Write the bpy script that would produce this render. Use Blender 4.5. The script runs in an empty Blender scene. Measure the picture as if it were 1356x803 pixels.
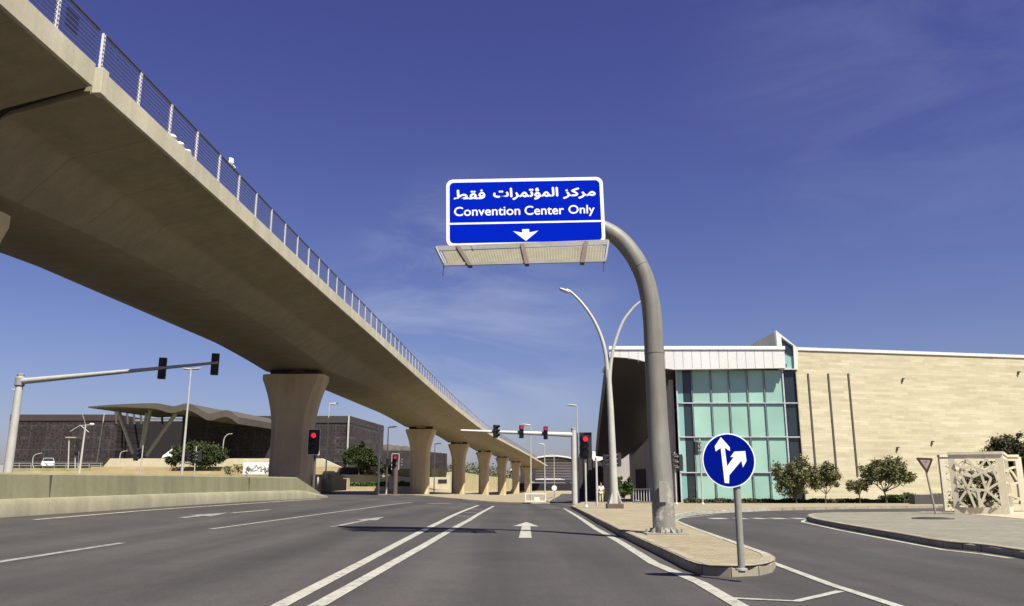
import bpy, bmesh, math, random
from math import radians as R, sin, cos, tan, atan, pi, sqrt, exp, log
from mathutils import Vector, Matrix, noise

random.seed(7)
S = bpy.context.scene
COL = S.collection

# ------------------------------------------------------------------ camera
FPX, CX, CY = 1050.0, 678.0, 401.5           # focal length and centre in pixels of the 1356 x 803 photograph
CAMZ = 1.2
TH = atan(233.5 / FPX)                        # upward pitch: the horizon lies at row 635
cam = bpy.data.objects.new("camera", bpy.data.cameras.new("camera"))
COL.objects.link(cam)
cam.location = (0, 0, CAMZ)
cam.rotation_euler = (pi / 2 + TH, 0, 0)
cam.data.sensor_width = 36
cam.data.lens = 36 * FPX / 1356
cam.data.clip_start = 0.1
cam.data.clip_end = 6000
S.camera = cam

# ------------------------------------------------------------------ sky and sun
SUN_EL, SUN_AZ = R(55), R(180 - 36)           # azimuth clockwise from +Y: behind the camera, to the right
sun_dir = Vector((sin(SUN_AZ) * cos(SUN_EL), cos(SUN_AZ) * cos(SUN_EL), sin(SUN_EL)))
sl = bpy.data.lights.new("sun", 'SUN')
sl.energy = 4.6
sl.angle = R(0.5)
sl.color = (1.0, 0.94, 0.82)
so = bpy.data.objects.new("sun", sl)
COL.objects.link(so)
so.rotation_euler = sun_dir.to_track_quat('Z', 'Y').to_euler()

W = bpy.data.worlds.new("World")
S.world = W
W.use_nodes = True
nt = W.node_tree
nt.nodes.clear()
def N(t, **k):
    n = nt.nodes.new(t)
    for a, b in k.items():
        setattr(n, a, b)
    return n
out = N('ShaderNodeOutputWorld')
bg = N('ShaderNodeBackground')
sky = N('ShaderNodeTexSky', sky_type='NISHITA', sun_disc=False)
sky.sun_elevation = SUN_EL
sky.sun_rotation = SUN_AZ
sky.altitude = 0
sky.air_density = 1.0
sky.dust_density = 0.8
sky.ozone_density = 2.2
tint = N('ShaderNodeMix', data_type='RGBA', blend_type='MULTIPLY')
tint.inputs['Factor'].default_value = 1.0
tint.inputs[7].default_value = (0.60, 0.53, 0.88, 1)
nt.links.new(sky.outputs[0], tint.inputs[6])
# air a little clearer and more violet overhead than near the horizon
tcs = N('ShaderNodeTexCoord')
sxyz = N('ShaderNodeSeparateXYZ')
nt.links.new(tcs.outputs['Generated'], sxyz.inputs[0])
elv = N('ShaderNodeMapRange', interpolation_type='SMOOTHSTEP')
elv.inputs[1].default_value = 0.02
elv.inputs[2].default_value = 0.55
nt.links.new(sxyz.outputs[2], elv.inputs[0])
tcol = N('ShaderNodeMix', data_type='RGBA')
tcol.inputs[6].default_value = (0.72, 0.69, 0.93, 1)
tcol.inputs[7].default_value = (0.625, 0.50, 0.97, 1)
nt.links.new(elv.outputs[0], tcol.inputs['Factor'])
nt.links.new(tcol.outputs[2], tint.inputs[7])
# thin cirrus, far away: noise on the sky direction, only in two parts of the sky
geo = N('ShaderNodeTexCoord')
mp = N('ShaderNodeMapping')
mp.inputs['Rotation'].default_value = (0, R(-14), 0)
mp.inputs['Scale'].default_value = (2.4, 2.4, 8.0)
nt.links.new(geo.outputs['Generated'], mp.inputs[0])
nz = N('ShaderNodeTexNoise')
nz.inputs['Scale'].default_value = 1.6
nz.inputs['Detail'].default_value = 9
nz.inputs['Roughness'].default_value = 0.62
nz.inputs['Distortion'].default_value = 0.7
nt.links.new(mp.outputs[0], nz.inputs['Vector'])
ramp = N('ShaderNodeValToRGB')
ramp.color_ramp.elements[0].position = 0.40
ramp.color_ramp.elements[1].position = 0.78
nt.links.new(nz.outputs[0], ramp.inputs[0])
def patch(px, py, wide):
    a = CY - py
    d = Vector((px - CX, FPX * cos(TH) - a * sin(TH), FPX * sin(TH) + a * cos(TH))).normalized()
    dot = N('ShaderNodeVectorMath', operation='DOT_PRODUCT')
    dot.inputs[1].default_value = d
    nt.links.new(geo.outputs['Generated'], dot.inputs[0])
    m = N('ShaderNodeMapRange', interpolation_type='SMOOTHSTEP')
    m.inputs[1].default_value = cos(R(wide))
    m.inputs[2].default_value = 1.0
    nt.links.new(dot.outputs['Value'], m.inputs[0])
    return m
pa, pb = patch(1330, 60, 22), patch(620, 440, 13)
pa2 = N('ShaderNodeMath', operation='MULTIPLY')
pa2.inputs[1].default_value = 0.2
nt.links.new(pa.outputs[0], pa2.inputs[0])
pm = N('ShaderNodeMath', operation='MAXIMUM')
nt.links.new(pa2.outputs[0], pm.inputs[0]); nt.links.new(pb.outputs[0], pm.inputs[1])
cl = N('ShaderNodeMath', operation='MULTIPLY')
nt.links.new(pm.outputs[0], cl.inputs[0]); nt.links.new(ramp.outputs[0], cl.inputs[1])
cl2 = N('ShaderNodeMath', operation='MULTIPLY')
cl2.inputs[1].default_value = 0.6
nt.links.new(cl.outputs[0], cl2.inputs[0])
cm = N('ShaderNodeMix', data_type='RGBA')
cm.inputs[7].default_value = (5.0, 5.6, 7.2, 1)
nt.links.new(cl2.outputs[0], cm.inputs['Factor'])
nt.links.new(tint.outputs[2], cm.inputs[6])
nt.links.new(cm.outputs[2], bg.inputs[0])
bg.inputs[1].default_value = 0.05
nt.links.new(bg.outputs[0], out.inputs[0])

S.view_settings.view_transform = 'Standard'
S.view_settings.look = 'None'
S.view_settings.exposure = 1.0
S.view_settings.gamma = 1
S.view_settings.use_curve_mapping = False

# ------------------------------------------------------------------ geometry of the place
def sp(t, w):                                  # soft ramp
    q = t / w
    return t if q > 30 else w * log(1 + exp(q))
def sstep(a, b, x):
    t = min(1, max(0, (x - a) / (b - a)))
    return t * t * (3 - 2 * t)
def T(x, y):                                   # height of the ground: level near by, then falling gently away
    f = sstep(-12, 1, x)
    y0 = 56 + (20 - 56) * f
    s = (0.0165 + (0.018 - 0.0165) * f) * (0.25 + 0.75 * sstep(-34, -15, x))
    p = sp(y - y0, 6)
    if p > 200:
        p = 200 + 60 * (1 - exp(-(p - 200) / 60))
    return 0.24 * (1 - sstep(-14, -6, x)) * (1 - sstep(48, 95, y)) - s * p      # crossfall added on the left so the barrier clears the viaduct's shadow
def ray(px, py):
    a = CY - py
    return Vector((px - CX, FPX * cos(TH) - a * sin(TH), FPX * sin(TH) + a * cos(TH)))
def P(px, py, Y):                              # the point at forward distance Y seen at a pixel
    d = ray(px, py)
    return Vector((0, 0, CAMZ)) + d * (Y / d.y)
def G(px, py, dz=0.0):                         # the ground point seen at a pixel
    d = ray(px, py)
    d = d / d.y
    lo, hi = 2.0, 2.0
    while hi < 900:
        hi += 0.5
        if CAMZ + d.z * hi < T(d.x * hi, hi) + dz:
            break
        lo = hi
    for _ in range(30):
        m = (lo + hi) / 2
        if CAMZ + d.z * m < T(d.x * m, m) + dz:
            hi = m
        else:
            lo = m
    return Vector((d.x * hi, hi))
def X(px, Y):                                  # sideways position of a pixel column near the horizon at distance Y
    return (px - CX) * Y / (FPX / cos(TH))
def Zr(py, Y, px=CX):
    return P(px, py, Y).z

# ------------------------------------------------------------------ helpers
def tag(o, label=None, cat=None, group=None, kind=None):
    if label: o['label'] = label
    if cat: o['category'] = cat
    if group: o['group'] = group
    if kind: o['kind'] = kind
    return o
def wloc(o):
    v = Vector((0, 0, 0))
    while o:
        v += o.location
        o = o.parent
    return v
def thing(name, loc, label, cat, group=None):
    o = bpy.data.objects.new(name, None)
    COL.objects.link(o)
    o.location = loc
    o.empty_display_size = 0.3
    return tag(o, label, cat, group)
def copy_tree(o, parent=None):
    c = o.copy()
    COL.objects.link(c)
    c.parent = parent
    for ch in o.children:
        copy_tree(ch, c)
    return c

class MB:
    def __init__(s):
        s.v, s.f = [], []
    def add(s, vs, fs):
        b = len(s.v)
        s.v += [Vector(q) for q in vs]
        s.f += [[b + i for i in f] for f in fs]
        return s
    def box(s, c, d, rz=0, M=None):
        M = M or Matrix.Rotation(rz, 3, 'Z')
        c = Vector(c)
        vs = [c + M @ Vector((sx * d[0] / 2, sy * d[1] / 2, sz * d[2] / 2)) for sz in (-1, 1) for sy in (-1, 1) for sx in (-1, 1)]
        return s.add(vs, [(0, 2, 3, 1), (4, 5, 7, 6), (0, 1, 5, 4), (2, 6, 7, 3), (0, 4, 6, 2), (1, 3, 7, 5)])
    def bar(s, p, q, w, h, up=Vector((0, 0, 1))):
        p, q = Vector(p), Vector(q)
        d = (q - p)
        L = d.length
        x = d.normalized()
        y = up.cross(x)
        if y.length < 1e-4: y = Vector((0, 1, 0)).cross(x)
        y.normalize()
        z = x.cross(y)
        M = Matrix((x, y, z)).transposed()
        return s.box((p + q) / 2, (L, w, h), M=M)
    def tube(s, pts, r, n=10, cap=True):
        pts = [Vector(p) for p in pts]
        rs = r if isinstance(r, (list, tuple)) else [r] * len(pts)
        rings, ref = [], None
        for i, p in enumerate(pts):
            t = (pts[min(i + 1, len(pts) - 1)] - pts[max(i - 1, 0)]).normalized()
            if ref is None:
                ref = Vector((1, 0, 0)) if abs(t.x) < 0.9 else Vector((0, 1, 0))
            a = (ref - t * ref.dot(t)).normalized()
            ref = a
            b = t.cross(a)
            rings.append([p + (a * cos(2 * pi * k / n) + b * sin(2 * pi * k / n)) * rs[i] for k in range(n)])
        return s.loft(rings, cap)
    def loft(s, rings, cap=True, closed=True):
        n = len(rings[0])
        vs = [v for r in rings for v in r]
        fs = []
        for i in range(len(rings) - 1):
            for k in range(n if closed else n - 1):
                k2 = (k + 1) % n
                fs.append((i * n + k, i * n + k2, (i + 1) * n + k2, (i + 1) * n + k))
        if cap:
            fs.append(tuple(range(n - 1, -1, -1)))
            fs.append(tuple((len(rings) - 1) * n + k for k in range(n)))
        return s.add(vs, fs)
    def lathe(s, c, prof, n=16):
        c = Vector(c)
        return s.loft([[c + Vector((r * cos(2 * pi * k / n), r * sin(2 * pi * k / n), z)) for k in range(n)] for r, z in prof])
    def prism(s, poly, vec):
        poly = [Vector(p) for p in poly]
        vec = Vector(vec)
        return s.loft([poly, [p + vec for p in poly]])
    def quad(s, *q):
        return s.add(q, [tuple(range(len(q)))])
    def ell(s, c, r, nu=12, nv=8):
        c = Vector(c)
        rings = []
        for j in range(nv + 1):
            t = -pi / 2 + pi * j / nv
            rr = max(cos(t), 0.02)
            rings.append([c + Vector((r[0] * rr * cos(2 * pi * k / nu), r[1] * rr * sin(2 * pi * k / nu), r[2] * sin(t))) for k in range(nu)])
        return s.loft(rings)
    def build(s, name, mat, parent=None, smooth=False, bevel=0.0, label=None):
        off = wloc(parent) if parent else Vector((0, 0, 0))
        me = bpy.data.meshes.new(name)
        me.from_pydata([v - off for v in s.v], [], s.f)
        bm = bmesh.new()
        bm.from_mesh(me)
        bmesh.ops.recalc_face_normals(bm, faces=bm.faces)
        if bevel:
            es = [e for e in bm.edges if len(e.link_faces) == 2 and e.calc_face_angle(0) > 0.6]
            bmesh.ops.bevel(bm, geom=es, offset=bevel, segments=2, profile=0.7, affect='EDGES', clamp_overlap=True)
        if smooth:
            for f in bm.faces: f.smooth = True
            for e in bm.edges:
                if len(e.link_faces) == 2 and e.calc_face_angle(0) > 0.7: e.smooth = False
        bm.to_mesh(me)
        bm.free()
        me.materials.append(mat)
        o = bpy.data.objects.new(name, me)
        COL.objects.link(o)
        o.parent = parent
        if label: o['label'] = label
        return o

# ------------------------------------------------------------------ materials
def newmat(name):
    m = bpy.data.materials.new(name)
    m.use_nodes = True
    return m, m.node_tree, m.node_tree.nodes['Principled BSDF']
def L(nt, a, b): nt.links.new(a, b)
def noise_node(nt, scale, detail=4, rough=0.55, vec=None, dist=0.0):
    n = nt.nodes.new('ShaderNodeTexNoise')
    n.inputs['Scale'].default_value = scale
    n.inputs['Detail'].default_value = detail
    n.inputs['Roughness'].default_value = rough
    n.inputs['Distortion'].default_value = dist
    if vec is not None: L(nt, vec, n.inputs['Vector'])
    return n.outputs[0]
def pos(nt):
    return nt.nodes.new('ShaderNodeNewGeometry').outputs['Position']
def scaled(nt, vec, s, rot=(0, 0, 0)):
    m = nt.nodes.new('ShaderNodeMapping')
    m.inputs['Scale'].default_value = s
    m.inputs['Rotation'].default_value = rot
    L(nt, vec, m.inputs[0])
    return m.outputs[0]
def rampc(nt, fac, stops):
    r = nt.nodes.new('ShaderNodeValToRGB')
    e = r.color_ramp.elements
    while len(e) < len(stops): e.new(0.5)
    for q, (p, c) in zip(e, stops):
        q.position = p
        q.color = (*c, 1) if len(c) == 3 else c
    L(nt, fac, r.inputs[0])
    return r.outputs[0]
def mixc(nt, fac, a, b, mode='MIX'):
    m = nt.nodes.new('ShaderNodeMix')
    m.data_type = 'RGBA'
    m.blend_type = mode
    for s, v in ((0, fac), (6, a), (7, b)):
        if hasattr(v, 'is_linked') or hasattr(v, 'links'): L(nt, v, m.inputs[s])
        else: m.inputs[s].default_value = v if s == 0 else ((*v, 1) if len(v) == 3 else v)
    return m.outputs[2]
def bump(nt, b, h, strength, dist=0.02):
    n = nt.nodes.new('ShaderNodeBump')
    n.inputs['Strength'].default_value = strength
    n.inputs['Distance'].default_value = dist
    L(nt, h, n.inputs['Height'])
    L(nt, n.outputs[0], b.inputs['Normal'])
def sc(c, k): return tuple(min(1, x * k) for x in c)

def plain(name, c, rough=0.6, var=0.18, scale=1.5, metal=0.0, spec=0.5, fine=0.06):
    m, nt, b = newmat(name)
    p = pos(nt)
    n1 = noise_node(nt, scale, 6, 0.6, p)
    col = rampc(nt, n1, [(0.25, sc(c, 1 - var)), (0.75, sc(c, 1 + var))])
    n2 = noise_node(nt, scale * 14, 3, 0.6, p)
    col = mixc(nt, 1.0, col, rampc(nt, n2, [(0.3, (1 - fine,) * 3), (0.7, (1 + fine,) * 3)]), 'MULTIPLY')
    L(nt, col, b.inputs['Base Color'])
    b.inputs['Roughness'].default_value = rough
    b.inputs['Metallic'].default_value = metal
    b.inputs['Specular IOR Level'].default_value = spec
    return m
def emis(name, c, k, base=(0.02, 0.02, 0.02)):
    m, nt, b = newmat(name)
    b.inputs['Base Color'].default_value = (*base, 1)
    b.inputs['Emission Color'].default_value = (*c, 1)
    b.inputs['Emission Strength'].default_value = k
    b.inputs['Roughness'].default_value = 0.3
    return m

def asphalt(name, c):
    m, nt, b = newmat(name)
    p = pos(nt)
    big = noise_node(nt, 0.16, 5, 0.6, p)
    lane = noise_node(nt, 1.0, 4, 0.6, scaled(nt, p, (0.75, 0.03, 0.1), (0, 0, R(-3))))
    col = rampc(nt, big, [(0.3, sc(c, 0.80)), (0.7, sc(c, 1.18))])
    col = mixc(nt, 1.0, col, rampc(nt, lane, [(0.32, (0.76, 0.76, 0.77)), (0.68, (1.20, 1.19, 1.17))]), 'MULTIPLY')
    sx = nt.nodes.new('ShaderNodeSeparateXYZ')
    L(nt, p, sx.inputs[0])
    wob = noise_node(nt, 0.05, 2, 0.5, p)
    ma = nt.nodes.new('ShaderNodeMath'); ma.operation = 'MULTIPLY_ADD'
    ma.inputs[1].default_value = 1.4
    L(nt, wob, ma.inputs[0]); L(nt, sx.outputs[0], ma.inputs[2])
    mb_ = nt.nodes.new('ShaderNodeMath'); mb_.operation = 'MULTIPLY'
    mb_.inputs[1].default_value = 2 * pi / 1.85
    L(nt, ma.outputs[0], mb_.inputs[0])
    mc_ = nt.nodes.new('ShaderNodeMath'); mc_.operation = 'SINE'
    L(nt, mb_.outputs[0], mc_.inputs[0])
    md = nt.nodes.new('ShaderNodeMapRange')
    md.inputs[1].default_value, md.inputs[2].default_value = -1, 1
    L(nt, mc_.outputs[0], md.inputs[0])
    col = mixc(nt, 0.8, col, rampc(nt, md.outputs[0], [(0.15, (1.07, 1.07, 1.06)), (0.85, (0.90, 0.90, 0.91))]), 'MULTIPLY')
    drip = noise_node(nt, 1.7, 3, 0.5, scaled(nt, p, (1.0, 0.55, 1)))
    col = mixc(nt, 0.6, col, rampc(nt, drip, [(0.69, (1, 1, 1)), (0.76, (0.62, 0.61, 0.60))]), 'MULTIPLY')
    patchy = noise_node(nt, 1.4, 6, 0.7, p)
    col = mixc(nt, 1.0, col, rampc(nt, patchy, [(0.35, (0.93, 0.92, 0.94)), (0.7, (1.08, 1.06, 1.03))]), 'MULTIPLY')
    v = nt.nodes.new('ShaderNodeTexVoronoi')
    v.inputs['Scale'].default_value = 70
    L(nt, p, v.inputs['Vector'])
    col = mixc(nt, 0.5, col, rampc(nt, v.outputs['Color'], [(0.1, (0.6, 0.6, 0.6)), (0.9, (1.5, 1.5, 1.45))]), 'MULTIPLY')
    L(nt, col, b.inputs['Base Color'])
    b.inputs['Roughness'].default_value = 0.85
    b.inputs['Specular IOR Level'].default_value = 0.25
    bump(nt, b, noise_node(nt, 60, 3, 0.6, p), 0.35, 0.006)
    return m
def paint(name, c, road, wear=0.42):
    m, nt, b = newmat(name)
    p = pos(nt)
    n = noise_node(nt, 7, 8, 0.75, p)
    f = rampc(nt, n, [(wear - 0.06, (0, 0, 0)), (wear + 0.05, (1, 1, 1))])
    dirt = rampc(nt, noise_node(nt, 0.9, 5, 0.6, p), [(0.3, sc(c, 0.78)), (0.7, c)])
    L(nt, mixc(nt, f, mixc(nt, 0.45, road, c), dirt), b.inputs['Base Color'])
    b.inputs['Roughness'].default_value = 0.65
    return m
def concrete(name, c, streak=0.25, lines=0.0):
    m, nt, b = newmat(name)
    p = pos(nt)
    a = rampc(nt, noise_node(nt, 0.35, 6, 0.65, p), [(0.3, sc(c, 0.86)), (0.72, sc(c, 1.12))])
    s = noise_node(nt, 1.0, 5, 0.65, scaled(nt, p, (1.5, 1.5, 0.10)))
    a = mixc(nt, streak, a, rampc(nt, s, [(0.35, (0.62, 0.60, 0.56)), (0.66, (1.2, 1.2, 1.2))]), 'MULTIPLY')
    a = mixc(nt, 1.0, a, rampc(nt, noise_node(nt, 9, 5, 0.7, p), [(0.3, (0.92, 0.92, 0.92)), (0.7, (1.06, 1.06, 1.06))]), 'MULTIPLY')
    if lines:                                   # casting joints between the segments and fine board marks
        sx = nt.nodes.new('ShaderNodeSeparateXYZ')
        L(nt, p, sx.inputs[0])
        for per, wd, dk in ((lines, 0.012, 0.74), (lines / 5, 0.02, 0.94)):
            k1 = nt.nodes.new('ShaderNodeMath'); k1.operation = 'MULTIPLY'; k1.inputs[1].default_value = 1 / per
            L(nt, sx.outputs[1], k1.inputs[0])
            k2 = nt.nodes.new('ShaderNodeMath'); k2.operation = 'FRACT'
            L(nt, k1.outputs[0], k2.inputs[0])
            k3 = nt.nodes.new('ShaderNodeMath'); k3.operation = 'LESS_THAN'; k3.inputs[1].default_value = wd
            L(nt, k2.outputs[0], k3.inputs[0])
            a = mixc(nt, k3.outputs[0], a, mixc(nt, 1.0, a, (dk, dk, dk), 'MULTIPLY'))
    L(nt, a, b.inputs['Base Color'])
    b.inputs['Roughness'].default_value = 0.85
    b.inputs['Specular IOR Level'].default_value = 0.25
    bump(nt, b, noise_node(nt, 25, 4, 0.6, p), 0.15, 0.01)
    return m
def uvdir(nt, d):                              # wall coordinates: metres along the wall, metres up
    p = pos(nt)
    dot = nt.nodes.new('ShaderNodeVectorMath')
    dot.operation = 'DOT_PRODUCT'
    dot.inputs[1].default_value = (d[0], d[1], 0)
    L(nt, p, dot.inputs[0])
    sx = nt.nodes.new('ShaderNodeSeparateXYZ')
    L(nt, p, sx.inputs[0])
    cb = nt.nodes.new('ShaderNodeCombineXYZ')
    L(nt, dot.outputs['Value'], cb.inputs[0])
    L(nt, sx.outputs[2], cb.inputs[1])
    return cb.outputs[0]
def brick(nt, vec, w, h, mortar, c1, c2, cm, off=0.5, smooth=0.1, bias=0.0):
    t = nt.nodes.new('ShaderNodeTexBrick')
    t.offset = off
    t.inputs['Scale'].default_value = 1
    t.inputs['Brick Width'].default_value = w
    t.inputs['Row Height'].default_value = h
    t.inputs['Mortar Size'].default_value = mortar
    t.inputs['Mortar Smooth'].default_value = smooth
    t.inputs['Bias'].default_value = bias
    t.inputs['Color1'].default_value = (*c1, 1)
    t.inputs['Color2'].default_value = (*c2, 1)
    t.inputs['Mortar'].default_value = (*cm, 1)
    L(nt, vec, t.inputs['Vector'])
    return t
def ashlar(name, c, d, w=1.2, h=0.42):
    m, nt, b = newmat(name)
    uv = uvdir(nt, d)
    t = brick(nt, uv, w, h, 0.012, sc(c, 0.91), sc(c, 1.06), sc(c, 0.86), 0.37)
    t2 = brick(nt, uv, w * 1.7, h, 0.0, (0.90, 0.89, 0.86), (1.08, 1.08, 1.08), (1, 1, 1), 0.61)
    col = mixc(nt, 0.9, t.outputs[0], t2.outputs[0], 'MULTIPLY')
    vein = noise_node(nt, 1.0, 7, 0.65, scaled(nt, uv, (0.35, 2.6, 1)))
    col = mixc(nt, 0.55, col, rampc(nt, vein, [(0.3, (0.88, 0.86, 0.80)), (0.7, (1.10, 1.10, 1.10))]), 'MULTIPLY')
    big = noise_node(nt, 0.12, 5, 0.6, uv)
    col = mixc(nt, 1.0, col, rampc(nt, big, [(0.3, (0.92, 0.91, 0.88)), (0.7, (1.05, 1.05, 1.05))]), 'MULTIPLY')
    L(nt, col, b.inputs['Base Color'])
    b.inputs['Roughness'].default_value = 0.8
    b.inputs['Specular IOR Level'].default_value = 0.3
    return m
def paving(name, c, w=0.2, h=0.1):
    m, nt, b = newmat(name)
    p = pos(nt)
    t = brick(nt, p, w, h, 0.008, sc(c, 0.84), sc(c, 1.12), sc(c, 0.62))
    col = mixc(nt, 1.0, t.outputs[0], rampc(nt, noise_node(nt, 0.5, 6, 0.65, p), [(0.3, (0.82, 0.80, 0.76)), (0.7, (1.12, 1.12, 1.10))]), 'MULTIPLY')
    col = mixc(nt, 1.0, col, rampc(nt, noise_node(nt, 5, 5, 0.7, p), [(0.3, (0.9, 0.9, 0.9)), (0.7, (1.08, 1.08, 1.08))]), 'MULTIPLY')
    L(nt, col, b.inputs['Base Color'])
    b.inputs['Roughness'].default_value = 0.9
    b.inputs['Specular IOR Level'].default_value = 0.2
    return m
def perforated(name, c, d):
    m, nt, b = newmat(name)
    uv = uvdir(nt, d)
    v = nt.nodes.new('ShaderNodeTexVoronoi')
    v.feature = 'F1'
    v.distance = 'CHEBYCHEV'
    v.inputs['Scale'].default_value = 1.5
    v.inputs['Randomness'].default_value = 0.45
    L(nt, uv, v.inputs['Vector'])
    col = rampc(nt, v.outputs['Distance'], [(0.16, sc(c, 0.35)), (0.30, sc(c, 1.0)), (0.42, sc(c, 2.2)), (0.55, sc(c, 0.9))])
    t = brick(nt, uv, 3.0, 2.2, 0.09, (1, 1, 1), (0.7, 0.7, 0.7), (1.9, 1.9, 1.9), 0.0)
    col = mixc(nt, 0.8, col, t.outputs[0], 'MULTIPLY')
    col = mixc(nt, 1.0, col, rampc(nt, noise_node(nt, 0.22, 4, 0.6, uv), [(0.3, (0.7, 0.7, 0.7)), (0.7, (1.3, 1.3, 1.3))]), 'MULTIPLY')
    L(nt, col, b.inputs['Base Color'])
    b.inputs['Roughness'].default_value = 0.7
    return m
def glass(name, c, rough=0.06, spec=0.6, var=0.12, metal=0.0):
    m, nt, b = newmat(name)
    p = pos(nt)
    n = noise_node(nt, 0.25, 3, 0.5, p)
    col = rampc(nt, n, [(0.3, sc(c, 1 - var)), (0.7, sc(c, 1 + var))])
    oi = nt.nodes.new('ShaderNodeObjectInfo')   # every pane has a slightly different coating
    col = mixc(nt, 1.0, col, rampc(nt, oi.outputs['Random'], [(0.0, (0.84, 0.86, 0.88)), (1.0, (1.12, 1.08, 1.06))]), 'MULTIPLY')
    L(nt, col, b.inputs['Base Color'])
    b.inputs['Roughness'].default_value = rough
    b.inputs['Specular IOR Level'].default_value = spec
    b.inputs['Metallic'].default_value = metal
    bump(nt, b, noise_node(nt, 0.5, 2, 0.5, p), 0.05, 0.05)
    return m
def foliage(name, c1, c2):
    m, nt, b = newmat(name)
    p = pos(nt)
    n = noise_node(nt, 1.3, 3, 0.6, p)
    f = noise_node(nt, 17, 2, 0.6, p)
    col = rampc(nt, n, [(0.35, c1), (0.68, c2)])
    col = mixc(nt, 1.0, col, rampc(nt, f, [(0.3, (0.6, 0.62, 0.55)), (0.7, (1.35, 1.35, 1.2))]), 'MULTIPLY')
    L(nt, col, b.inputs['Base Color'])
    b.inputs['Roughness'].default_value = 0.75
    b.inputs['Specular IOR Level'].default_value = 0.25
    return m

ASPH = (0.056, 0.053, 0.0515)
M = {}
M['asphalt'] = asphalt('asphalt', ASPH)
M['asphalt_far'] = asphalt('asphalt_worn', (0.060, 0.056, 0.055))
M['paint'] = paint('road_paint', (0.40, 0.40, 0.33), ASPH, 0.455)
M['paint_worn'] = paint('road_paint_worn', (0.30, 0.30, 0.26), ASPH, 0.5)
M['kerb'] = concrete('kerb_concrete', (0.29, 0.26, 0.195), 0.45)
M['paving'] = paving('paving_tan', (0.295, 0.26, 0.178))
M['paving_grey'] = paving('paving_grey', (0.22, 0.21, 0.17))
M['ground'] = plain('dry_ground', (0.30, 0.25, 0.17), 0.95, 0.2, 0.25, spec=0.1, fine=0.15)
M['sand'] = plain('pale_gravel', (0.42, 0.36, 0.26), 0.95, 0.2, 1.0, spec=0.1, fine=0.2)
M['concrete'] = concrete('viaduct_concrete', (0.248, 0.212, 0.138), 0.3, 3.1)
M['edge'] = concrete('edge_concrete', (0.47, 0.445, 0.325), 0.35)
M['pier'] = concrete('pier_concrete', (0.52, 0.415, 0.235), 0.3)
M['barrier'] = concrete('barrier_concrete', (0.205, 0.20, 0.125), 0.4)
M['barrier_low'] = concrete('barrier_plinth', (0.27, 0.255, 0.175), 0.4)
M['joint'] = plain('joint_rubber_and_recess', (0.015, 0.012, 0.010), 0.9)
M['bearing'] = plain('bearing_black', (0.02, 0.018, 0.018), 0.7)
M['galv'] = plain('galvanised_steel', (0.27, 0.27, 0.24), 0.55, 0.16, 2.0, metal=0.15)
M['galv_pale'] = plain('pale_steel', (0.42, 0.42, 0.38), 0.5, 0.10, 1.5, metal=0.1)
M['polegrey'] = plain('painted_grey_steel', (0.24, 0.235, 0.20), 0.5, 0.12, 1.2, metal=0.0)
def scuffed(name, c, zlo):
    m, nt, b = newmat(name)
    p = pos(nt)
    a = rampc(nt, noise_node(nt, 1.1, 6, 0.65, p), [(0.3, sc(c, 0.84)), (0.72, sc(c, 1.12))])
    st = noise_node(nt, 1.0, 5, 0.7, scaled(nt, p, (7, 7, 0.45)))
    a = mixc(nt, 0.7, a, rampc(nt, st, [(0.36, (0.76, 0.74, 0.70)), (0.62, (1.1, 1.1, 1.1))]), 'MULTIPLY')
    sp_n = noise_node(nt, 4.5, 8, 0.75, p)
    sx = nt.nodes.new('ShaderNodeSeparateXYZ')
    L(nt, p, sx.inputs[0])
    mr = nt.nodes.new('ShaderNodeMapRange')     # rubbed and splashed patches around the foot
    mr.inputs[1].default_value, mr.inputs[2].default_value = zlo + 1.1, zlo + 0.1
    L(nt, sx.outputs[2], mr.inputs[0])
    mm = nt.nodes.new('ShaderNodeMath'); mm.operation = 'MULTIPLY'
    L(nt, mr.outputs[0], mm.inputs[0])
    L(nt, rampc(nt, sp_n, [(0.50, (0, 0, 0)), (0.60, (1, 1, 1))]), mm.inputs[1])
    a = mixc(nt, mm.outputs[0], a, (0.46, 0.45, 0.40))
    L(nt, a, b.inputs['Base Color'])
    b.inputs['Roughness'].default_value = 0.55
    return m
M['polescuff'] = scuffed('weathered_grey_steel', (0.175, 0.17, 0.145), 0.15)
M['white'] = plain('white_paint', (0.72, 0.72, 0.68), 0.5, 0.06)
M['white_rail'] = plain('white_rail_paint', (0.56, 0.56, 0.57), 0.45, 0.06)
M['wire'] = plain('steel_wire', (0.10, 0.10, 0.14), 0.5, 0.1, metal=0.3)
M['rail'] = plain('dark_handrail', (0.05, 0.05, 0.06), 0.5)
M['black'] = plain('signal_black', (0.018, 0.018, 0.020), 0.5)
M['dark'] = plain('dark_metal', (0.06, 0.055, 0.05), 0.6)
M['brown'] = plain('brown_metal', (0.095, 0.07, 0.055), 0.7)
M['blue'] = plain('sign_blue', (0.0003, 0.0125, 0.37), 0.7, 0.05, 0.8, spec=0.01, fine=0.02)
M['blue_dark'] = plain('sign_blue_dark', (0.0005, 0.0065, 0.175), 0.7, 0.08, 2.0, spec=0.01)
M['signwhite'] = plain('sign_white', (0.74, 0.76, 0.80), 0.4, 0.03)
M['signred'] = plain('sign_red', (0.030, 0.006, 0.007), 0.6)
M['signpink'] = plain('dull_pink_sign_face', (0.24, 0.175, 0.17), 0.6)  # one even dull grey-pink, much darker than the sign white
M['red_on'] = emis('red_lens_lit', (1.0, 0.015, 0.04), 0.75, (0.3, 0.01, 0.01))
M['red_dim'] = emis('red_lens_glow', (1.0, 0.05, 0.12), 0.28, (0.2, 0.02, 0.03))
M['lens'] = plain('dark_lens', (0.02, 0.025, 0.02), 0.15)
M['tube_white'] = plain('lamp_tube_housing', (0.75, 0.78, 0.78), 0.3, 0.04)
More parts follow.
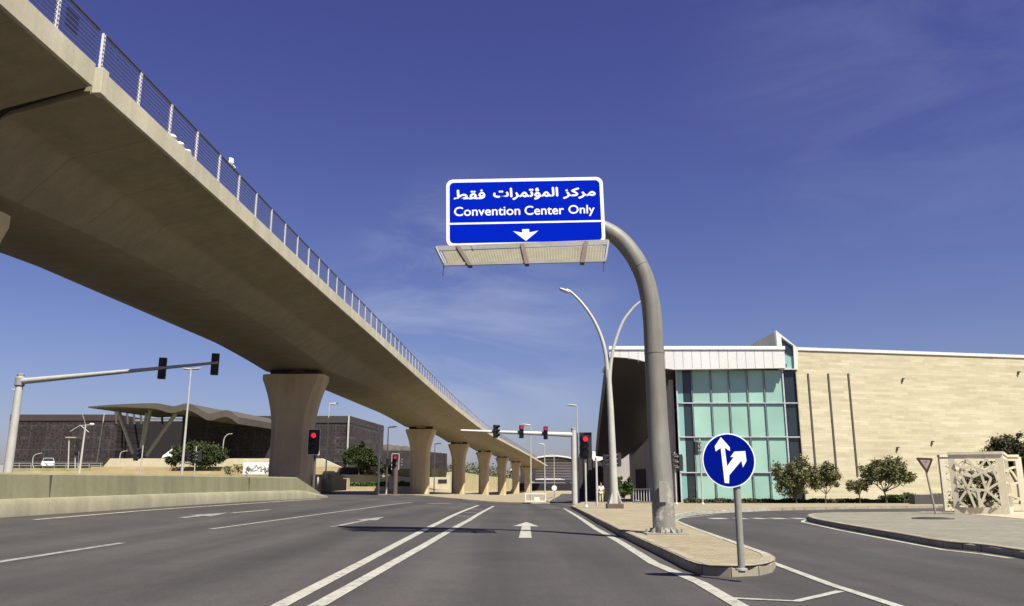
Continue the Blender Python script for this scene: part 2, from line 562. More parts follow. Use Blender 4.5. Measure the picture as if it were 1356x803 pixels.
M['mesh'] = plain('walkway_steel', (0.25, 0.235, 0.165), 0.6, 0.15, 3.0)
M['panelwhite'] = plain('white_panel', (0.56, 0.57, 0.55), 0.45, 0.06, 0.5)
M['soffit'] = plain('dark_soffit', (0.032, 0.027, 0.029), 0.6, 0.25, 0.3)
M['greywall'] = concrete('grey_wall', (0.37, 0.35, 0.33), 0.15)
M['darkglass'] = glass('dark_glass', (0.020, 0.030, 0.038), 0.05, 0.5)
M['teal'] = glass('teal_glass', (0.255, 0.435, 0.365), 0.08, 0.7)
M['teal_side'] = glass('teal_side_glass', (0.22, 0.40, 0.37), 0.10, 0.6)
M['mullion'] = plain('pale_mullion', (0.40, 0.45, 0.45), 0.4)
M['mullion_dark'] = plain('dark_mullion', (0.035, 0.055, 0.055), 0.4)
M['screen'] = concrete('white_screen', (0.56, 0.52, 0.39), 0.2)
M['ivory'] = concrete('ivory_stone', (0.48, 0.44, 0.31), 0.15)
M['yellowstone'] = ashlar('sandstone', (0.38, 0.31, 0.18), (1, 0), 1.0, 0.28)
M['hoard'] = concrete('hoarding_board', (0.40, 0.35, 0.19), 0.3)
M['drygrass'] = plain('dry_lawn', (0.26, 0.24, 0.11), 0.95, 0.25, 0.7, fine=0.2)
M['museum'] = perforated('perforated_brown_panels', (0.0175, 0.0130, 0.0145), (1, 0))
M['museum_side'] = perforated('perforated_side_panels', (0.026, 0.020, 0.021), (0.1, 1))
M['museum_band'] = plain('brown_grey_band', (0.040, 0.030, 0.030), 0.7, 0.15, 0.2)
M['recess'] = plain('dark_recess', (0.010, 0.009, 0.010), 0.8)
M['canopy'] = concrete('canopy_concrete', (0.085, 0.075, 0.062), 0.2)
M['leaf_olive'] = foliage('leaf_olive', (0.085, 0.092, 0.040), (0.165, 0.165, 0.080))
M['leaf_dark'] = foliage('leaf_dark', (0.040, 0.042, 0.020), (0.085, 0.080, 0.042))
M['leaf_green'] = foliage('leaf_green', (0.035, 0.060, 0.014), (0.080, 0.125, 0.030))
M['leaf_dull'] = foliage('leaf_dull', (0.028, 0.042, 0.014), (0.060, 0.082, 0.030))
M['leaf_far'] = foliage('leaf_far', (0.10, 0.115, 0.085), (0.17, 0.18, 0.13))  # far haze is mixed into this pale grey-green leaf colour
M['trunk'] = plain('bark', (0.10, 0.075, 0.05), 0.9, 0.3, 4)
M['car'] = plain('white_car_paint', (0.75, 0.76, 0.80), 0.2, 0.02)
M['tyre'] = plain('tyre_rubber', (0.02, 0.02, 0.02), 0.8)
M['cloth'] = plain('white_cloth', (0.75, 0.75, 0.70), 0.85, 0.1)
M['skin'] = plain('skin', (0.25, 0.14, 0.09), 0.6)
M['trouser'] = plain('pale_trousers', (0.50, 0.52, 0.34), 0.85)
M['hair'] = plain('dark_hair', (0.02, 0.015, 0.012), 0.6)

# ------------------------------------------------------------------ ground, roads and pavements
def axis(parts):
    r = [parts[0][0]]
    for a, b, st in parts:
        n = max(1, round((b - a) / st))
        r += [a + (b - a) * i / n for i in range(1, n + 1)]
    return r
xs = axis([(-2500, -400, 300), (-400, -60, 20), (-60, -36, 3), (-36, 4, 1), (4, 60, 4), (60, 400, 20), (400, 2500, 300)])
ys = axis([(-300, -20, 40), (-20, 6, 3), (6, 100, 1), (100, 400, 5), (400, 1000, 50), (1000, 4000, 500)])
g = MB()
g.add([(x, y, T(x, y)) for y in ys for x in xs],
      [(j * len(xs) + i, j * len(xs) + i + 1, (j + 1) * len(xs) + i + 1, (j + 1) * len(xs) + i) for j in range(len(ys) - 1) for i in range(len(xs) - 1)])
tag(g.build('ground', M['ground'], smooth=True), kind='structure')

def sheet(name, pts, off, mat, kind='structure', stepx=1.5, stepy=1.5):
    bm = bmesh.new()
    f = bm.faces.new([bm.verts.new((p[0], p[1], 0)) for p in pts])
    f.normal_update()
    bmesh.ops.triangulate(bm, faces=[f])
    x0, x1 = min(p[0] for p in pts), max(p[0] for p in pts)
    y0, y1 = min(p[1] for p in pts), max(p[1] for p in pts)
    def cut(co, no):
        bmesh.ops.bisect_plane(bm, geom=bm.verts[:] + bm.edges[:] + bm.faces[:], plane_co=co, plane_no=no, dist=1e-5)
    y = y0 + stepy
    while y < y1:
        cut((0, y, 0), (0, 1, 0))
        y += stepy if y < 100 else 12
    x = max(x0, -36) + stepx
    while x < min(x1, 4):
        cut((x, 0, 0), (1, 0, 0))
        x += stepx
    for v in bm.verts:
        v.co.z = T(v.co.x, v.co.y) + off
    for f in bm.faces:
        if f.normal.z < 0: f.normal_flip()
        f.smooth = True
    me = bpy.data.meshes.new(name)
    bm.to_mesh(me)
    bm.free()
    me.materials.append(mat)
    o = bpy.data.objects.new(name, me)
    COL.objects.link(o)
    return tag(o, kind=kind)
def resample(pts, step):
    out = [Vector(pts[0])]
    for a, b in zip(pts, pts[1:]):
        a, b = Vector(a), Vector(b)
        n = max(1, round((b - a).length / step))
        out += [a + (b - a) * i / n for i in range(1, n + 1)]
    return out
def smooth_line(pts, n=8):                     # Catmull-Rom through 2D / 3D points
    pts = [Vector(p) for p in pts]
    q = [pts[0] * 2 - pts[1]] + pts + [pts[-1] * 2 - pts[-2]]
    out = []
    for i in range(1, len(q) - 2):
        for k in range(n):
            t = k / n
            out.append(0.5 * ((2 * q[i]) + (q[i + 1] - q[i - 1]) * t + (2 * q[i - 1] - 5 * q[i] + 4 * q[i + 1] - q[i + 2]) * t * t + (3 * q[i] - q[i - 1] - 3 * q[i + 1] + q[i + 2]) * t ** 3))
    out.append(pts[-1])
    return out
def ribbon(pts, w, off, mat, name='road_marking', step=1.0):
    ps = resample(pts, step)
    vs = []
    for i, p in enumerate(ps):
        t = (ps[min(i + 1, len(ps) - 1)] - ps[max(i - 1, 0)]).normalized()
        n = Vector((-t.y, t.x))
        for s in (-1, 1):
            q = p + n * (w / 2 * s)
            vs.append((q.x, q.y, T(q.x, q.y) + off))
    mb = MB().add(vs, [(2 * i, 2 * i + 2, 2 * i + 3, 2 * i + 1) for i in range(len(ps) - 1)])
    return tag(mb.build(name, mat), kind='structure')
def patch_sheet(pts, off, mat, name='road_marking'):
    return sheet(name, pts, off, mat, stepx=50, stepy=50)
def kerb(name, line, h=0.15, w=0.16, block=0.9, inner=1, step=0.3, mat=None):
    """concrete kerb blocks along a line; the pavement lies to the left of the line when inner is 1"""
    ps = resample(line, 0.15)
    mb = MB()
    acc, start = 0.0, 0
    segs = []
    for i in range(1, len(ps)):
        acc += (ps[i] - ps[i - 1]).length
        t0 = (ps[start + 1] - ps[start]).normalized()
        t1 = (ps[i] - ps[i - 1]).normalized()
        bl = block if t0.dot(t1) > 0.985 else block * 0.42
        if acc >= bl or i == len(ps) - 1:
            segs.append((ps[start], ps[i]))
            start, acc = i, 0.0
            if i == len(ps) - 1: break
    for a, b in segs:
        t = (b - a)
        if t.length < 0.05: continue
        t.normalize()
        n = Vector((-t.y, t.x)) * inner
        a2, b2 = a + t * 0.011, b - t * 0.011
        rings = []
        for p in (a2, b2):
            z = T(p.x, p.y)
            jit = random.uniform(-0.004, 0.004)
            rings.append([Vector((p.x, p.y, z - 0.1)), Vector((p.x, p.y, z + h - 0.03 + jit)), Vector((p.x + n.x * 0.03, p.y + n.y * 0.03, z + h + 0.008 + jit)),
                          Vector((p.x + n.x * w, p.y + n.y * w, z + h + 0.008 + jit)), Vector((p.x + n.x * w, p.y + n.y * w, z - 0.1))])
        mb.loft(rings)
    return tag(mb.build(name, mat or M['kerb']), kind='structure')

def GL(*pp): return [G(a, b) for a, b in pp]

# one asphalt sheet for the carriageway, the slip road and the cross street
far_kerb = [Vector((-75, 92)), Vector((-22, 88)), Vector((-13, 84)), Vector((-5, 78)), Vector((1.6, 73.5))]
sheet('main_road', [(-60, -14), (60, -14), (60, 46)] + [(34, 50), (16, 56), (7.5, 62), (6.0, 73)] + [tuple(p) for p in reversed(far_kerb)], 0.014, M['asphalt'])
# the road beyond the junction, running along the viaduct
fr = [(3.4, 72.5), (4.6, 100), (7.5, 150), (12.5, 230), (20, 330)]
fl = [(x + 0.012 * y + 1.6, y) for x, y in fr]
sheet('far_road', fr + fl[::-1], 0.020, M['asphalt_far'], stepy=3)
sheet('far_pavement', [tuple(p) for p in far_kerb] + [(3.2, 73.5), (3.6, 85), (6.6, 150), (11.5, 230), (18, 330), (-10, 330), (-30, 200), (-75, 130)], 0.12, M['paving'], stepx=2)
kerb('far_kerb', resample(far_kerb + [Vector((3.2, 73.3))], 1.0), 0.14, 0.18, 1.2, 1)
kerb('far_road_kerb', [Vector((3.4, 73.6)), Vector((3.8, 85)), Vector((6.7, 150))], 0.14, 0.18, 1.5, 1)

# island that carries the gantry sign and the blue direction sign, one pavement with the forecourt of the convention centre
isl_left = GL((756, 673), (772, 682), (790, 693), (820, 710), (850, 725.5), (875, 738), (897, 749.5))
nose = smooth_line(GL((897, 749.5), (912, 757.5), (930, 763.5), (950, 765.5), (975, 766), (1000, 765), (1020, 761), (1028, 754.5), (1022, 748)), 4)
isl_right = smooth_line(GL((1022, 748), (990, 735), (950, 719), (920, 707), (898, 696.5), (893, 692.5), (898, 688.5), (912, 684.5), (945, 680.8), (1021, 677)), 5)
fore = [Vector((60, 44.5)), Vector((60, 71)), Vector((14.6, 71.6)), Vector((14.0, 100)), Vector((9.8, 100)), Vector((6.2, 73))]
front_line = [isl_right[-1], Vector((G(1130, 674.6))), Vector((G(1240, 673.5))), Vector((60, 44.5))]
left_line = isl_left[::-1]
outline = nose + isl_right[1:] + front_line[1:] + fore[1:] + [isl_left[0]] + isl_left[1:-1]
sheet('island_pavement', [tuple(p) for p in outline], 0.15, M['paving'], stepx=3, stepy=2)
kerb('island_kerb', [Vector(p) for p in (isl_left + nose[1:])], 0.15, 0.16, 0.9, 1)
kerb('island_slip_kerb', [Vector(p) for p in isl_right], 0.15, 0.14, 0.9, 1, mat=M['paint'])
kerb('forecourt_kerb', [Vector(p) for p in front_line], 0.15, 0.16, 1.0, 1)

# grey pavement between the slip road and the cross street, with gravel behind
ri_front = smooth_line(GL((1400, 752), (1356, 741), (1300, 732), (1250, 727), (1200, 717.5), (1156, 709), (1110, 700), (1082, 694), (1071, 690), (1071, 686.5), (1082, 684.6), (1100, 683.6)), 4)
_e = (G(1400, 752) - G(1356, 741)).normalized()
ri_front = [ri_front[0] + _e * 26, ri_front[0] + _e * 8] + ri_front
ri_back = GL((1100, 683.6), (1180, 683), (1270, 682.4), (1420, 682))
sheet('corner_pavement', [tuple(p) for p in ri_front + ri_back[1:] + [Vector((60, ri_back[-1].y)), Vector((60, ri_front[0].y))]], 0.14, M['paving_grey'], stepx=4, stepy=2)
kerb('corner_kerb', [Vector(p) for p in ri_front], 0.14, 0.16, 0.9, -1)
kerb('corner_back_kerb', [Vector(p) for p in ri_back], 0.14, 0.16, 1.0, -1)
gv = GL((1236, 683.4), (1300, 688), (1356, 694), (1450, 703))
sheet('gravel_bed', [tuple(p) for p in gv] + [(40, gv[-1].y), (40, ri_back[-1].y - 0.3), (gv[0].x, ri_back[-1].y - 0.3)], 0.15, M['sand'], stepx=4, stepy=2)

# painted markings
PW = M['paint']
def line(px, w=0.15, mat=None, off=0.022): ribbon(GL(*px), w, off, mat or PW)
line([(1000, 817), (927, 774), (866, 748), (820, 718.5), (789, 701.5), (747, 674)], 0.16)
line([(396, 817), (423.5, 803), (480, 770.6), (560, 725), (620, 690.5), (653.5, 671)], 0.17)
line([(350, 817), (374, 803), (480, 747), (583.9, 692), (598, 684.5)], 0.17)
line([(598, 684.5), (633.5, 669.8)], 0.17)
for a, b in (((603, 684), (622, 684.6)), ((613, 679.5), (632, 680)), ((622, 675), (640, 675.4))):
    line([a, b], 0.32, M['paint_worn'])
line([(-60, 757), (0, 746), (162, 720.6)], 0.15, M['paint_worn'])
line([(279, 702), (380, 688), (480, 674.5), (546, 666)], 0.15, M['paint_worn'])
line([(46, 689.5), (200, 676.5), (338, 667), (425, 661.4)], 0.15)
line([(655, 671.6), (706, 673)], 0.35, M['paint_worn'])
line([(566, 667.2), (598, 668.0)], 0.4, M['paint_worn'])
line([(893, 691), (898, 696), (950, 717.5), (1025, 748), (1100, 776.5), (1190, 806), (1260, 830)], 0.12)
line([(893, 691), (900, 687.2), (945, 682.6)], 0.12)
line([(1063, 692.5), (1110, 703), (1156, 712), (1200, 720.5), (1250, 730), (1300, 735.5), (1340, 741.5)], 0.12)
line([(1063, 692.5), (1064, 690.5), (1070, 688.5)], 0.12)
line([(969, 795), (1055, 799), (1113, 785.5)], 0.10)
for a, b in ((940, 962), (974, 988), (998, 1013), (1022, 1040), (1050, 1066)):
    line([(a, 687.6), (b, 687.6)], 1.15)
def arrow(tip, tail, wh, ws, hl, mat):
    d = (tip - tail)
    Ln = d.length
    d = d / Ln
    n = Vector((-d.y, d.x))
    nk = tip - d * hl
    pts = [tip, nk + n * wh, nk + n * ws, tail + n * ws * 1.15, tail - n * ws * 1.15, nk - n * ws, nk - n * wh]
    patch_sheet([tuple(p) for p in pts], 0.024, mat)
arrow(G(697, 692.5), G(695.5, 714), 0.36, 0.12, 3.0, PW)
arrow(G(509, 685.4), G(441, 699), 0.32, 0.09, 2.6, M['paint_worn'])
arrow(G(302, 680), G(240, 687), 0.36, 0.10, 2.4, M['paint_worn'])
line([(307, 680.4), (357, 676)], 0.2, M['paint_worn'])
# manhole cover in the corner pavement
mc = G(1236, 693.5)
mz = T(mc.x, mc.y) + 0.145
t = thing('manhole_cover', (mc.x, mc.y, mz), "dark round manhole cover set in the grey corner pavement", "manhole cover")
MB().lathe((mc.x, mc.y, mz), [(0.60, 0.0), (0.60, 0.018), (0.50, 0.022)], 28).build('frame', M['dark'], t)
lid = MB().lathe((mc.x, mc.y, mz), [(0.49, 0.0), (0.49, 0.026)], 28)
for k in range(-4, 5):
    lid.box((mc.x + k * 0.10, mc.y, mz + 0.028), (0.03, 0.8 - abs(k) * 0.10, 0.008))
lid.build('lid', M['dark'], t)

# ------------------------------------------------------------------ the viaduct
BS = 1.25
def bx(x): return x * BS
cl_raw = [(-13.5, 2), (-13.4, 12), (-13.25, 17.5), (-12.95, 31), (-12.55, 46), (-11.95, 70), (-11.0, 97), (-9.1, 138), (-6.2, 179), (-2.7, 220), (1.2, 261), (5.6, 302), (10.2, 340)]
centre = smooth_line([Vector((x * BS, y * BS)) for x, y in cl_raw], 12)
def cl_at(Y):
    for a, b in zip(centre, centre[1:]):
        if a.y <= Y <= b.y:
            k = (Y - a.y) / (b.y - a.y)
            p = a + (b - a) * k
            t = (b - a).normalized()
            return p, t
    return (centre[0], (centre[1] - centre[0]).normalized()) if Y < centre[0].y else (centre[-1], (centre[-1] - centre[-2]).normalized())
def zb(z): return CAMZ + (z - CAMZ) * BS
def deck_z(Y):
    y = Y / BS
    for (a, za), (b, zb_) in zip([(0, 9.5), (180, 9.5), (220, 9.35), (261, 8.9), (302, 8.0), (345, 6.8)], [(180, 9.5), (220, 9.35), (261, 8.9), (302, 8.0), (345, 6.8), (400, 5)]):
        if y <= b: return zb(za + (zb_ - za) * (y - a) / (b - a))
PIERS = [16.75, 46, 97, 138, 179, 220, 261, 302]
def soff(Y):
    y = Y / BS
    pr = [-11] + PIERS + [343]
    for a, b in zip(pr, pr[1:]):
        if a <= y <= b:
            u = (y - a) / (b - a)
            return (-1.62 - 0.52 * (2 * u - 1) ** 2) * BS
    return -1.7 * BS
def frame(Y):
    p, t = cl_at(Y)
    n = Vector((t.y, -t.x))                    # to the right
    return p, t, n
def section(Y, prof):
    p, t, n = frame(Y)
    z = deck_z(Y)
    return [Vector((p.x + n.x * o, p.y + n.y * o, z + dz)) for o, dz in prof]
def girder_prof(Y):
    s = soff(Y)
    half = [(5.88, -0.35), (5.88, -0.627), (3.75, -1.20), (3.52, -1.31), (3.38, -1.52), (2.34, s + 0.03), (2.30, s)]
    return half + [(-o, z) for o, z in reversed(half)]
def edge_prof(sgn):
    q = [(6.0, 0.0), (6.0, -0.62), (5.885, -0.62), (5.885, -0.34), (5.70, -0.34), (5.70, 0.0)]
    return [(o * sgn, z) for o, z in q]
JOINT = 15.05 * BS
vd = thing('viaduct', (*cl_at(46 * BS)[0], deck_z(46 * BS)), "long curving concrete box girder viaduct on flared piers with a wire railing", "bridge")
Ys = axis([(JOINT + 0.20, 60, 1.2), (60, 200, 2.5), (200, 340 * BS - 2, 6)])
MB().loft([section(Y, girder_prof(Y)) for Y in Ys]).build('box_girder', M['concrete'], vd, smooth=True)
for sg in (1, -1):
    MB().loft([section(Y, edge_prof(sg)) for Y in Ys]).build('edge_beam', M['edge'], vd)
p, t, n = frame(JOINT + 0.30)
MB().box((p.x + n.x * 5.92, p.y + n.y * 5.92, deck_z(20) - 0.285), (0.24, 0.30, 0.72), rz=math.atan2(n.y, n.x)).build('joint_block', M['edge'], vd, bevel=0.02)
sp_ = thing('viaduct_span', (*cl_at(JOINT)[0], deck_z(JOINT)), "nearest short viaduct span overhead, this side of the dark expansion joint", "bridge span")
Yn = axis([(5.0, JOINT - 0.12, 1.2)])
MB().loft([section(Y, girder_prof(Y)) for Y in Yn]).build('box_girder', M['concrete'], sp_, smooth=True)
for sg in (1, -1):
    MB().loft([section(Y, edge_prof(sg)) for Y in Yn]).build('edge_beam', M['edge'], sp_)
js = MB()
js.loft([section(Y, [(5.6, -0.50), (3.7, -1.1), (2.3, soff(Y) + 0.35), (-2.3, soff(Y) + 0.35), (-3.7, -1.1), (-5.6, -0.50), (-5.6, -0.35), (5.6, -0.35)]) for Y in (JOINT - 0.12, JOINT + 0.20)])
js.build('expansion_joint', M['joint'], sp_)

# railing: posts, wires, handrail
RH = 1.12
def rail_pt(Y, o, h):
    p, t, n = frame(Y)
    return Vector((p.x + n.x * o, p.y + n.y * o, deck_z(Y) + h))
def post_mb(Y):
    mb = MB()
    p, t, n = frame(Y)
    a = math.atan2(n.y, n.x)
    base = rail_pt(Y, 5.86, 0.0)
    for s in (-1, 1):
        q = base + Vector((t.x, t.y, 0)) * 0.035 * s
        mb.box(q + Vector((0, 0, RH / 2)), (0.062, 0.014, RH), rz=a)
    mb.box(base + Vector((0, 0, 0.012)), (0.2, 0.16, 0.024), rz=a)
    for k in range(9):
        mb.box(base + Vector((0, 0, 0.10 + k * (RH - 0.18) / 8)), (0.082, 0.08, 0.026), rz=a)
    return mb
pY = [JOINT + 0.3 + 1.98 * i for i in range(0, 175)]
near_posts = [JOINT + 0.3 - 1.98 * i for i in range(1, 7)]
for Y in pY[:94]:
    post_mb(Y).build('railing_post', M['white_rail'], vd)
rest = MB()
for Y in pY[94:]:
    q = rail_pt(Y, 5.86, RH / 2)
    rest.box(q, (0.06, 0.06, RH))
tag(rest.build('railing_posts_far', M['galv'], vd), kind='stuff')
for Y in near_posts:
    post_mb(Y).build('railing_post', M['white_rail'], sp_)
Yw = [JOINT + 0.3 + 1.98 * i for i in range(0, 175, 1)]
Yw2 = [JOINT + 0.1 - 1.5 * i for i in range(0, 9)]
for par, YY in ((vd, Yw), (sp_, Yw2)):
    for k in range(9):
        MB().tube([rail_pt(Y, 5.86, 0.10 + k * (RH - 0.18) / 8) for Y in YY], 0.015, 5).build('railing_wire', M['wire'], par)
    MB().tube([rail_pt(Y, 5.86, RH) for Y in YY], 0.032, 8).build('handrail', M['rail'], par, smooth=True)
lv = MB()
for k in range(4):
    a, b = rail_pt(JOINT - 1.25, 5.80, 0.88 - k * 0.128), rail_pt(JOINT - 0.72, 5.80, 0.88 - k * 0.128)
    lv.bar(a, b, 0.02, 0.065)
lv.build('dark_slat', M['black'], sp_)

# piers with their bearings
pier_words = ["thick flared concrete pier overhead at the left edge of the photo", "nearest large flared concrete pier behind the low road barrier",
              "second flared pier across the junction, beside the signal", "third flared pier, in front of the yellow hoarding",
              "fourth flared pier counting along the viaduct", "fifth flared pier along the viaduct", "sixth small pier far along the viaduct",
              "last distant pier near the low end of viaduct"]
for i, y in enumerate(PIERS):
    Y = y * BS
    p, tt, n = frame(Y)
    zt = deck_z(Y) + soff(Y) - 0.34
    z0 = T(p.x, p.y) - 0.2
    pr = thing('viaduct_pier', (p.x, p.y, z0), pier_words[i], "bridge pier", "piers under the viaduct")
    rings = []
    H = zt - z0
    prof = [(0, 1.36)] + [(zt - z0 - 4.3 + 3.95 * k / 10, 1.34 + 0.87 * (k / 10) ** 2.0) for k in range(11)] + [(zt - z0, 2.21)]
    for z, w in prof:
        d, c = 1.05, 0.30
        loc = [(-w, -d + c), (-w + c * 1.3, -d), (w - c * 1.3, -d), (w, -d + c), (w, d - c), (w - c * 1.3, d), (-w + c * 1.3, d), (-w, d - c)]
        rings.append([Vector((p.x + n.x * a + tt.x * b, p.y + n.y * a + tt.y * b, z0 + z)) for a, b in loc])
    MB().loft(rings).build('shaft', M['pier'], pr)
    for s in (-1, 1):
        c = Vector((p.x + n.x * 1.25 * s, p.y + n.y * 1.25 * s, zt + 0.17))
        MB().box(c, (1.0, 1.1, 0.36), rz=math.atan2(n.y, n.x)).build('bearing', M['bearing'], pr)
    MB().box((p.x, p.y, zt + 0.10), (2.6, 0.8, 0.2), rz=math.atan2(n.y, n.x)).build('bearing_recess_dark', M['joint'], pr)  # near-black box puts the dark recess line between the bearings into colour

# white things left on the deck edge
q = rail_pt(JOINT + 4.4, 5.86, 0)
cb = MB()
cpts, crad = [], []
for k in range(15):
    f = k / 14
    w = rail_pt(q.y + 1.5 * f, 5.90, 0.05 + 0.05 * abs(sin(9 * f)))
    cpts.append(w + Vector((0.03 * sin(17 * f), 0, 0)))
    crad.append(0.03 + 0.055 * abs(sin(7.3 * f + 0.8)))
cb.tube(cpts, crad, 8)
tag(cb.build('cloth_bundle', M['cloth'], smooth=True), "crumpled white cloth lying along the viaduct edge under the railing", "cloth")
w = rail_pt(JOINT + 9.3, 5.86, RH + 0.16)
pb = MB().ell(w, (0.11, 0.13, 0.16), 9, 6).ell(w + Vector((0.03, 0.2, -0.12)), (0.07, 0.09, 0.06), 8, 5)
for v in pb.v: v += Vector((noise.noise(v * 7), noise.noise(v * 7 + Vector((9, 0, 0))), noise.noise(v * 7 + Vector((0, 9, 0))))) * 0.07
tag(pb.build('plastic_bag', M['cloth'], smooth=True), "white bag stuck on top of the viaduct handrail against the sky", "bag")

# ------------------------------------------------------------------ convention centre on the right
BY = 72.0
def bp(px, py, Y=BY): return P(px, py, Y)
cc = thing('convention_centre', (bp(960, 668).x, BY, T(15, BY)), "pale stone and teal glass convention hall with dark hull-like canopy on its left", "building")
gz = T(16, BY) - 0.2
def Zc(py): return bp(960, py).z
def Xc(px, py): return bp(px, py).x
zr = [Zc(v) for v in (490, 534, 579, 626)] + [T(16, BY) + 0.12]
xL, xR = bp(905, 640).x, bp(1047, 640).x          # outer edges of the bright glass front
xL = bp(897, 520).x
xR = bp(1036, 520).x
xD = bp(1057, 520).x                               # right edge of the dark glass strip
# stone wall, receding slightly to the right
sdir = Vector((1, 0.2)).normalized()
M['stone'] = ashlar('travertine_wall', (0.46, 0.43, 0.31), sdir, 1.3, 0.24)
def sw(x, dy=0.0): return Vector((x, BY + 0.2 * (x - xD) + dy))
ztop = Zc(464)
xe = 78
a0, a1 = sw(xD), sw(xe)
MB().prism([(a0.x, a0.y, gz - 1), (a1.x, a1.y, gz - 1), (a1.x, a1.y + 14, gz - 1), (a0.x, a0.y + 14, gz - 1)], (0, 0, ztop - gz + 1)).build('stone_wall', M['stone'], cc)
cp = MB()
c0, c1 = sw(xD - 0.1, -0.12), sw(xe, -0.12)
cp.prism([(c0.x, c0.y, ztop), (c1.x, c1.y, ztop), (c1.x, c1.y + 1, ztop), (c0.x, c0.y + 1, ztop)], (0, 0, 0.28))
cp.build('coping', M['panelwhite'], cc)
def on_wall(px, py):
    d = ray(px, py)
    k = d.x / d.y
    return P(px, py, (BY - 0.2 * xD) / (1 - 0.2 * k))
for px0, px1, y0, y1 in ((1072, 1078, 495, 640), (1099, 1105, 495, 632), (1126, 1132, 495, 631)):
    s = on_wall((px0 + px1) / 2, 560)
    z0_, z1_ = on_wall(px0, y0).z, on_wall(px1, y1).z
    MB().box((s.x, s.y - 0.02, (z0_ + z1_) / 2), (0.16, 0.10, z0_ - z1_), rz=math.atan2(sdir.y, sdir.x)).build('wall_slot', M['dark'], cc)
for px, py in ((1195, 502), (1234, 585), (1188, 593), (1252, 628), (1348, 493)):
    s = on_wall(px, py) + Vector((0.02, -0.14, 0))
    z = s.z
    f = MB().box((s.x, s.y, z), (0.18, 0.22, 0.12)).box((s.x - 0.06, s.y + 0.04, z - 0.16), (0.07, 0.12, 0.24))
    f.build('wall_lamp', M['dark'], cc)
# glass front
gx = [bp(p_, 534).x for p_ in (897, 917.5, 943, 967, 991.5, 1014, 1039)]
GYF = BY
MB().box(((gx[0] + gx[-1]) / 2, GYF + 1.4, (zr[0] + zr[-1]) / 2), (gx[-1] - gx[0] - 0.1, 2.4, zr[0] - zr[-1])).build('glass_backing', M['recess'], cc)
for r in range(4):
    for c in range(6):
        x0, x1 = gx[c], gx[c + 1]
        zt_, zb2 = zr[r], zr[r + 1]
        if c == 0:
            xm = x0 + (x1 - x0) * 0.42
            MB().box(((x0 + xm) / 2, GYF + 0.1, (zt_ + zb2) / 2), (xm - x0 - 0.04, 0.06, zt_ - zb2 - 0.06)).build('glass_pane', M['teal_side'], cc)
            MB().box(((xm + x1) / 2, GYF + 0.1, (zt_ + zb2) / 2), (x1 - xm - 0.06, 0.06, zt_ - zb2 - 0.06)).build('dark_glass_pane', M['darkglass'], cc)
        else:
            tlt = random.uniform(-0.006, 0.006)
            MB().box(((x0 + x1) / 2, GYF + 0.1, (zt_ + zb2) / 2), (x1 - x0 - 0.06, 0.06, zt_ - zb2 - 0.06), rz=tlt).build('glass_pane', M['teal'], cc)
for i, x in enumerate(gx):
    MB().box((x, GYF + 0.02, (zr[0] + zr[-1]) / 2), (0.07 if i not in (0, 6) else 0.12, 0.16, zr[0] - zr[-1])).build('mullion', M['mullion_dark'] if i not in (0, 6) else M['mullion'], cc)
    if i not in (0, 6):
        MB().box((x - 0.055, GYF - 0.02, (zr[0] + zr[-1]) / 2), (0.022, 0.14, zr[0] - zr[-1])).build('mullion', M['mullion'], cc)
for z in zr[1:4]:
    MB().box(((gx[0] + xD) / 2 + 0.0, GYF - 0.03, z), (xD - gx[0], 0.12, 0.09)).build('transom', M['mullion'], cc)
    MB().box(((gx[0] + gx[-1]) / 2, GYF + 0.04, z - 0.075), (gx[-1] - gx[0] - 0.05, 0.10, 0.05)).build('transom', M['mullion_dark'], cc)
# dark glass strip beside the stone
for r in range(4):
    MB().box(((gx[-1] + xD) / 2 + 0.05, GYF + 0.16, (zr[r] + zr[r + 1]) / 2), (xD - gx[-1] - 0.28, 0.06, zr[r] - zr[r + 1] - 0.14)).build('dark_glass_pane', M['darkglass'], cc)
MB().box((xD - 0.06, GYF - 0.02, (zr[0] + gz) / 2), (0.13, 0.22, zr[0] - gz)).build('stone_reveal', M['stone'], cc)
# skylight monitor: sloping glazed top above the dark strip
zf0 = Zc(490)
fr_ = [(gx[-1] - 0.42, Zc(438)), (xD + 0.2, Zc(461.5)), (xD + 0.05, Zc(490)), (gx[-1] - 0.28, Zc(490))]
mon = MB()
inn = [(gx[-1] + 0.05, Zc(447)), (xD - 0.22, Zc(458.5)), (xD - 0.25, Zc(489)), (gx[-1] + 0.10, Zc(489))]
o4 = [Vector((x, GYF - 0.25, z)) for x, z in fr_]
i4 = [Vector((x, GYF - 0.25, z)) for x, z in inn]
for k in range(4):
    k2 = (k + 1) % 4
    mon.prism([o4[k], o4[k2], i4[k2], i4[k]], (0, 0.5, 0))
mon.build('skylight_frame', M['panelwhite'], cc)
MB().prism([Vector((x, GYF + 0.0, z)) for x, z in inn], (0, 0.05, 0)).build('skylight_glass', M['teal_side'], cc)
lou = MB()
for k in range(5):
    f = 0.10 + 0.075 * k
    zA = Zc(447) + (Zc(489) - Zc(447)) * f
    zB = Zc(458.5) + (Zc(489) - Zc(458.5)) * f
    lou.bar((inn[0][0] + 0.02, GYF - 0.06, zA), (inn[1][0] - 0.02, GYF - 0.06, zB), 0.05, 0.16)
lou.build('skylight_louvre', M['darkglass'], cc)
sb = [Vector((fr_[0][0], GYF + 0.26, fr_[0][1] - 0.1)), Vector((fr_[1][0], GYF + 0.26, fr_[1][1] - 0.02)), Vector((fr_[1][0], GYF + 0.26, zf0)), Vector((fr_[3][0] - 0.1, GYF + 0.26, zf0))]
MB().prism(sb, (-0.5, 13, -0.2)).build('skylight_roof', M['greywall'], cc)
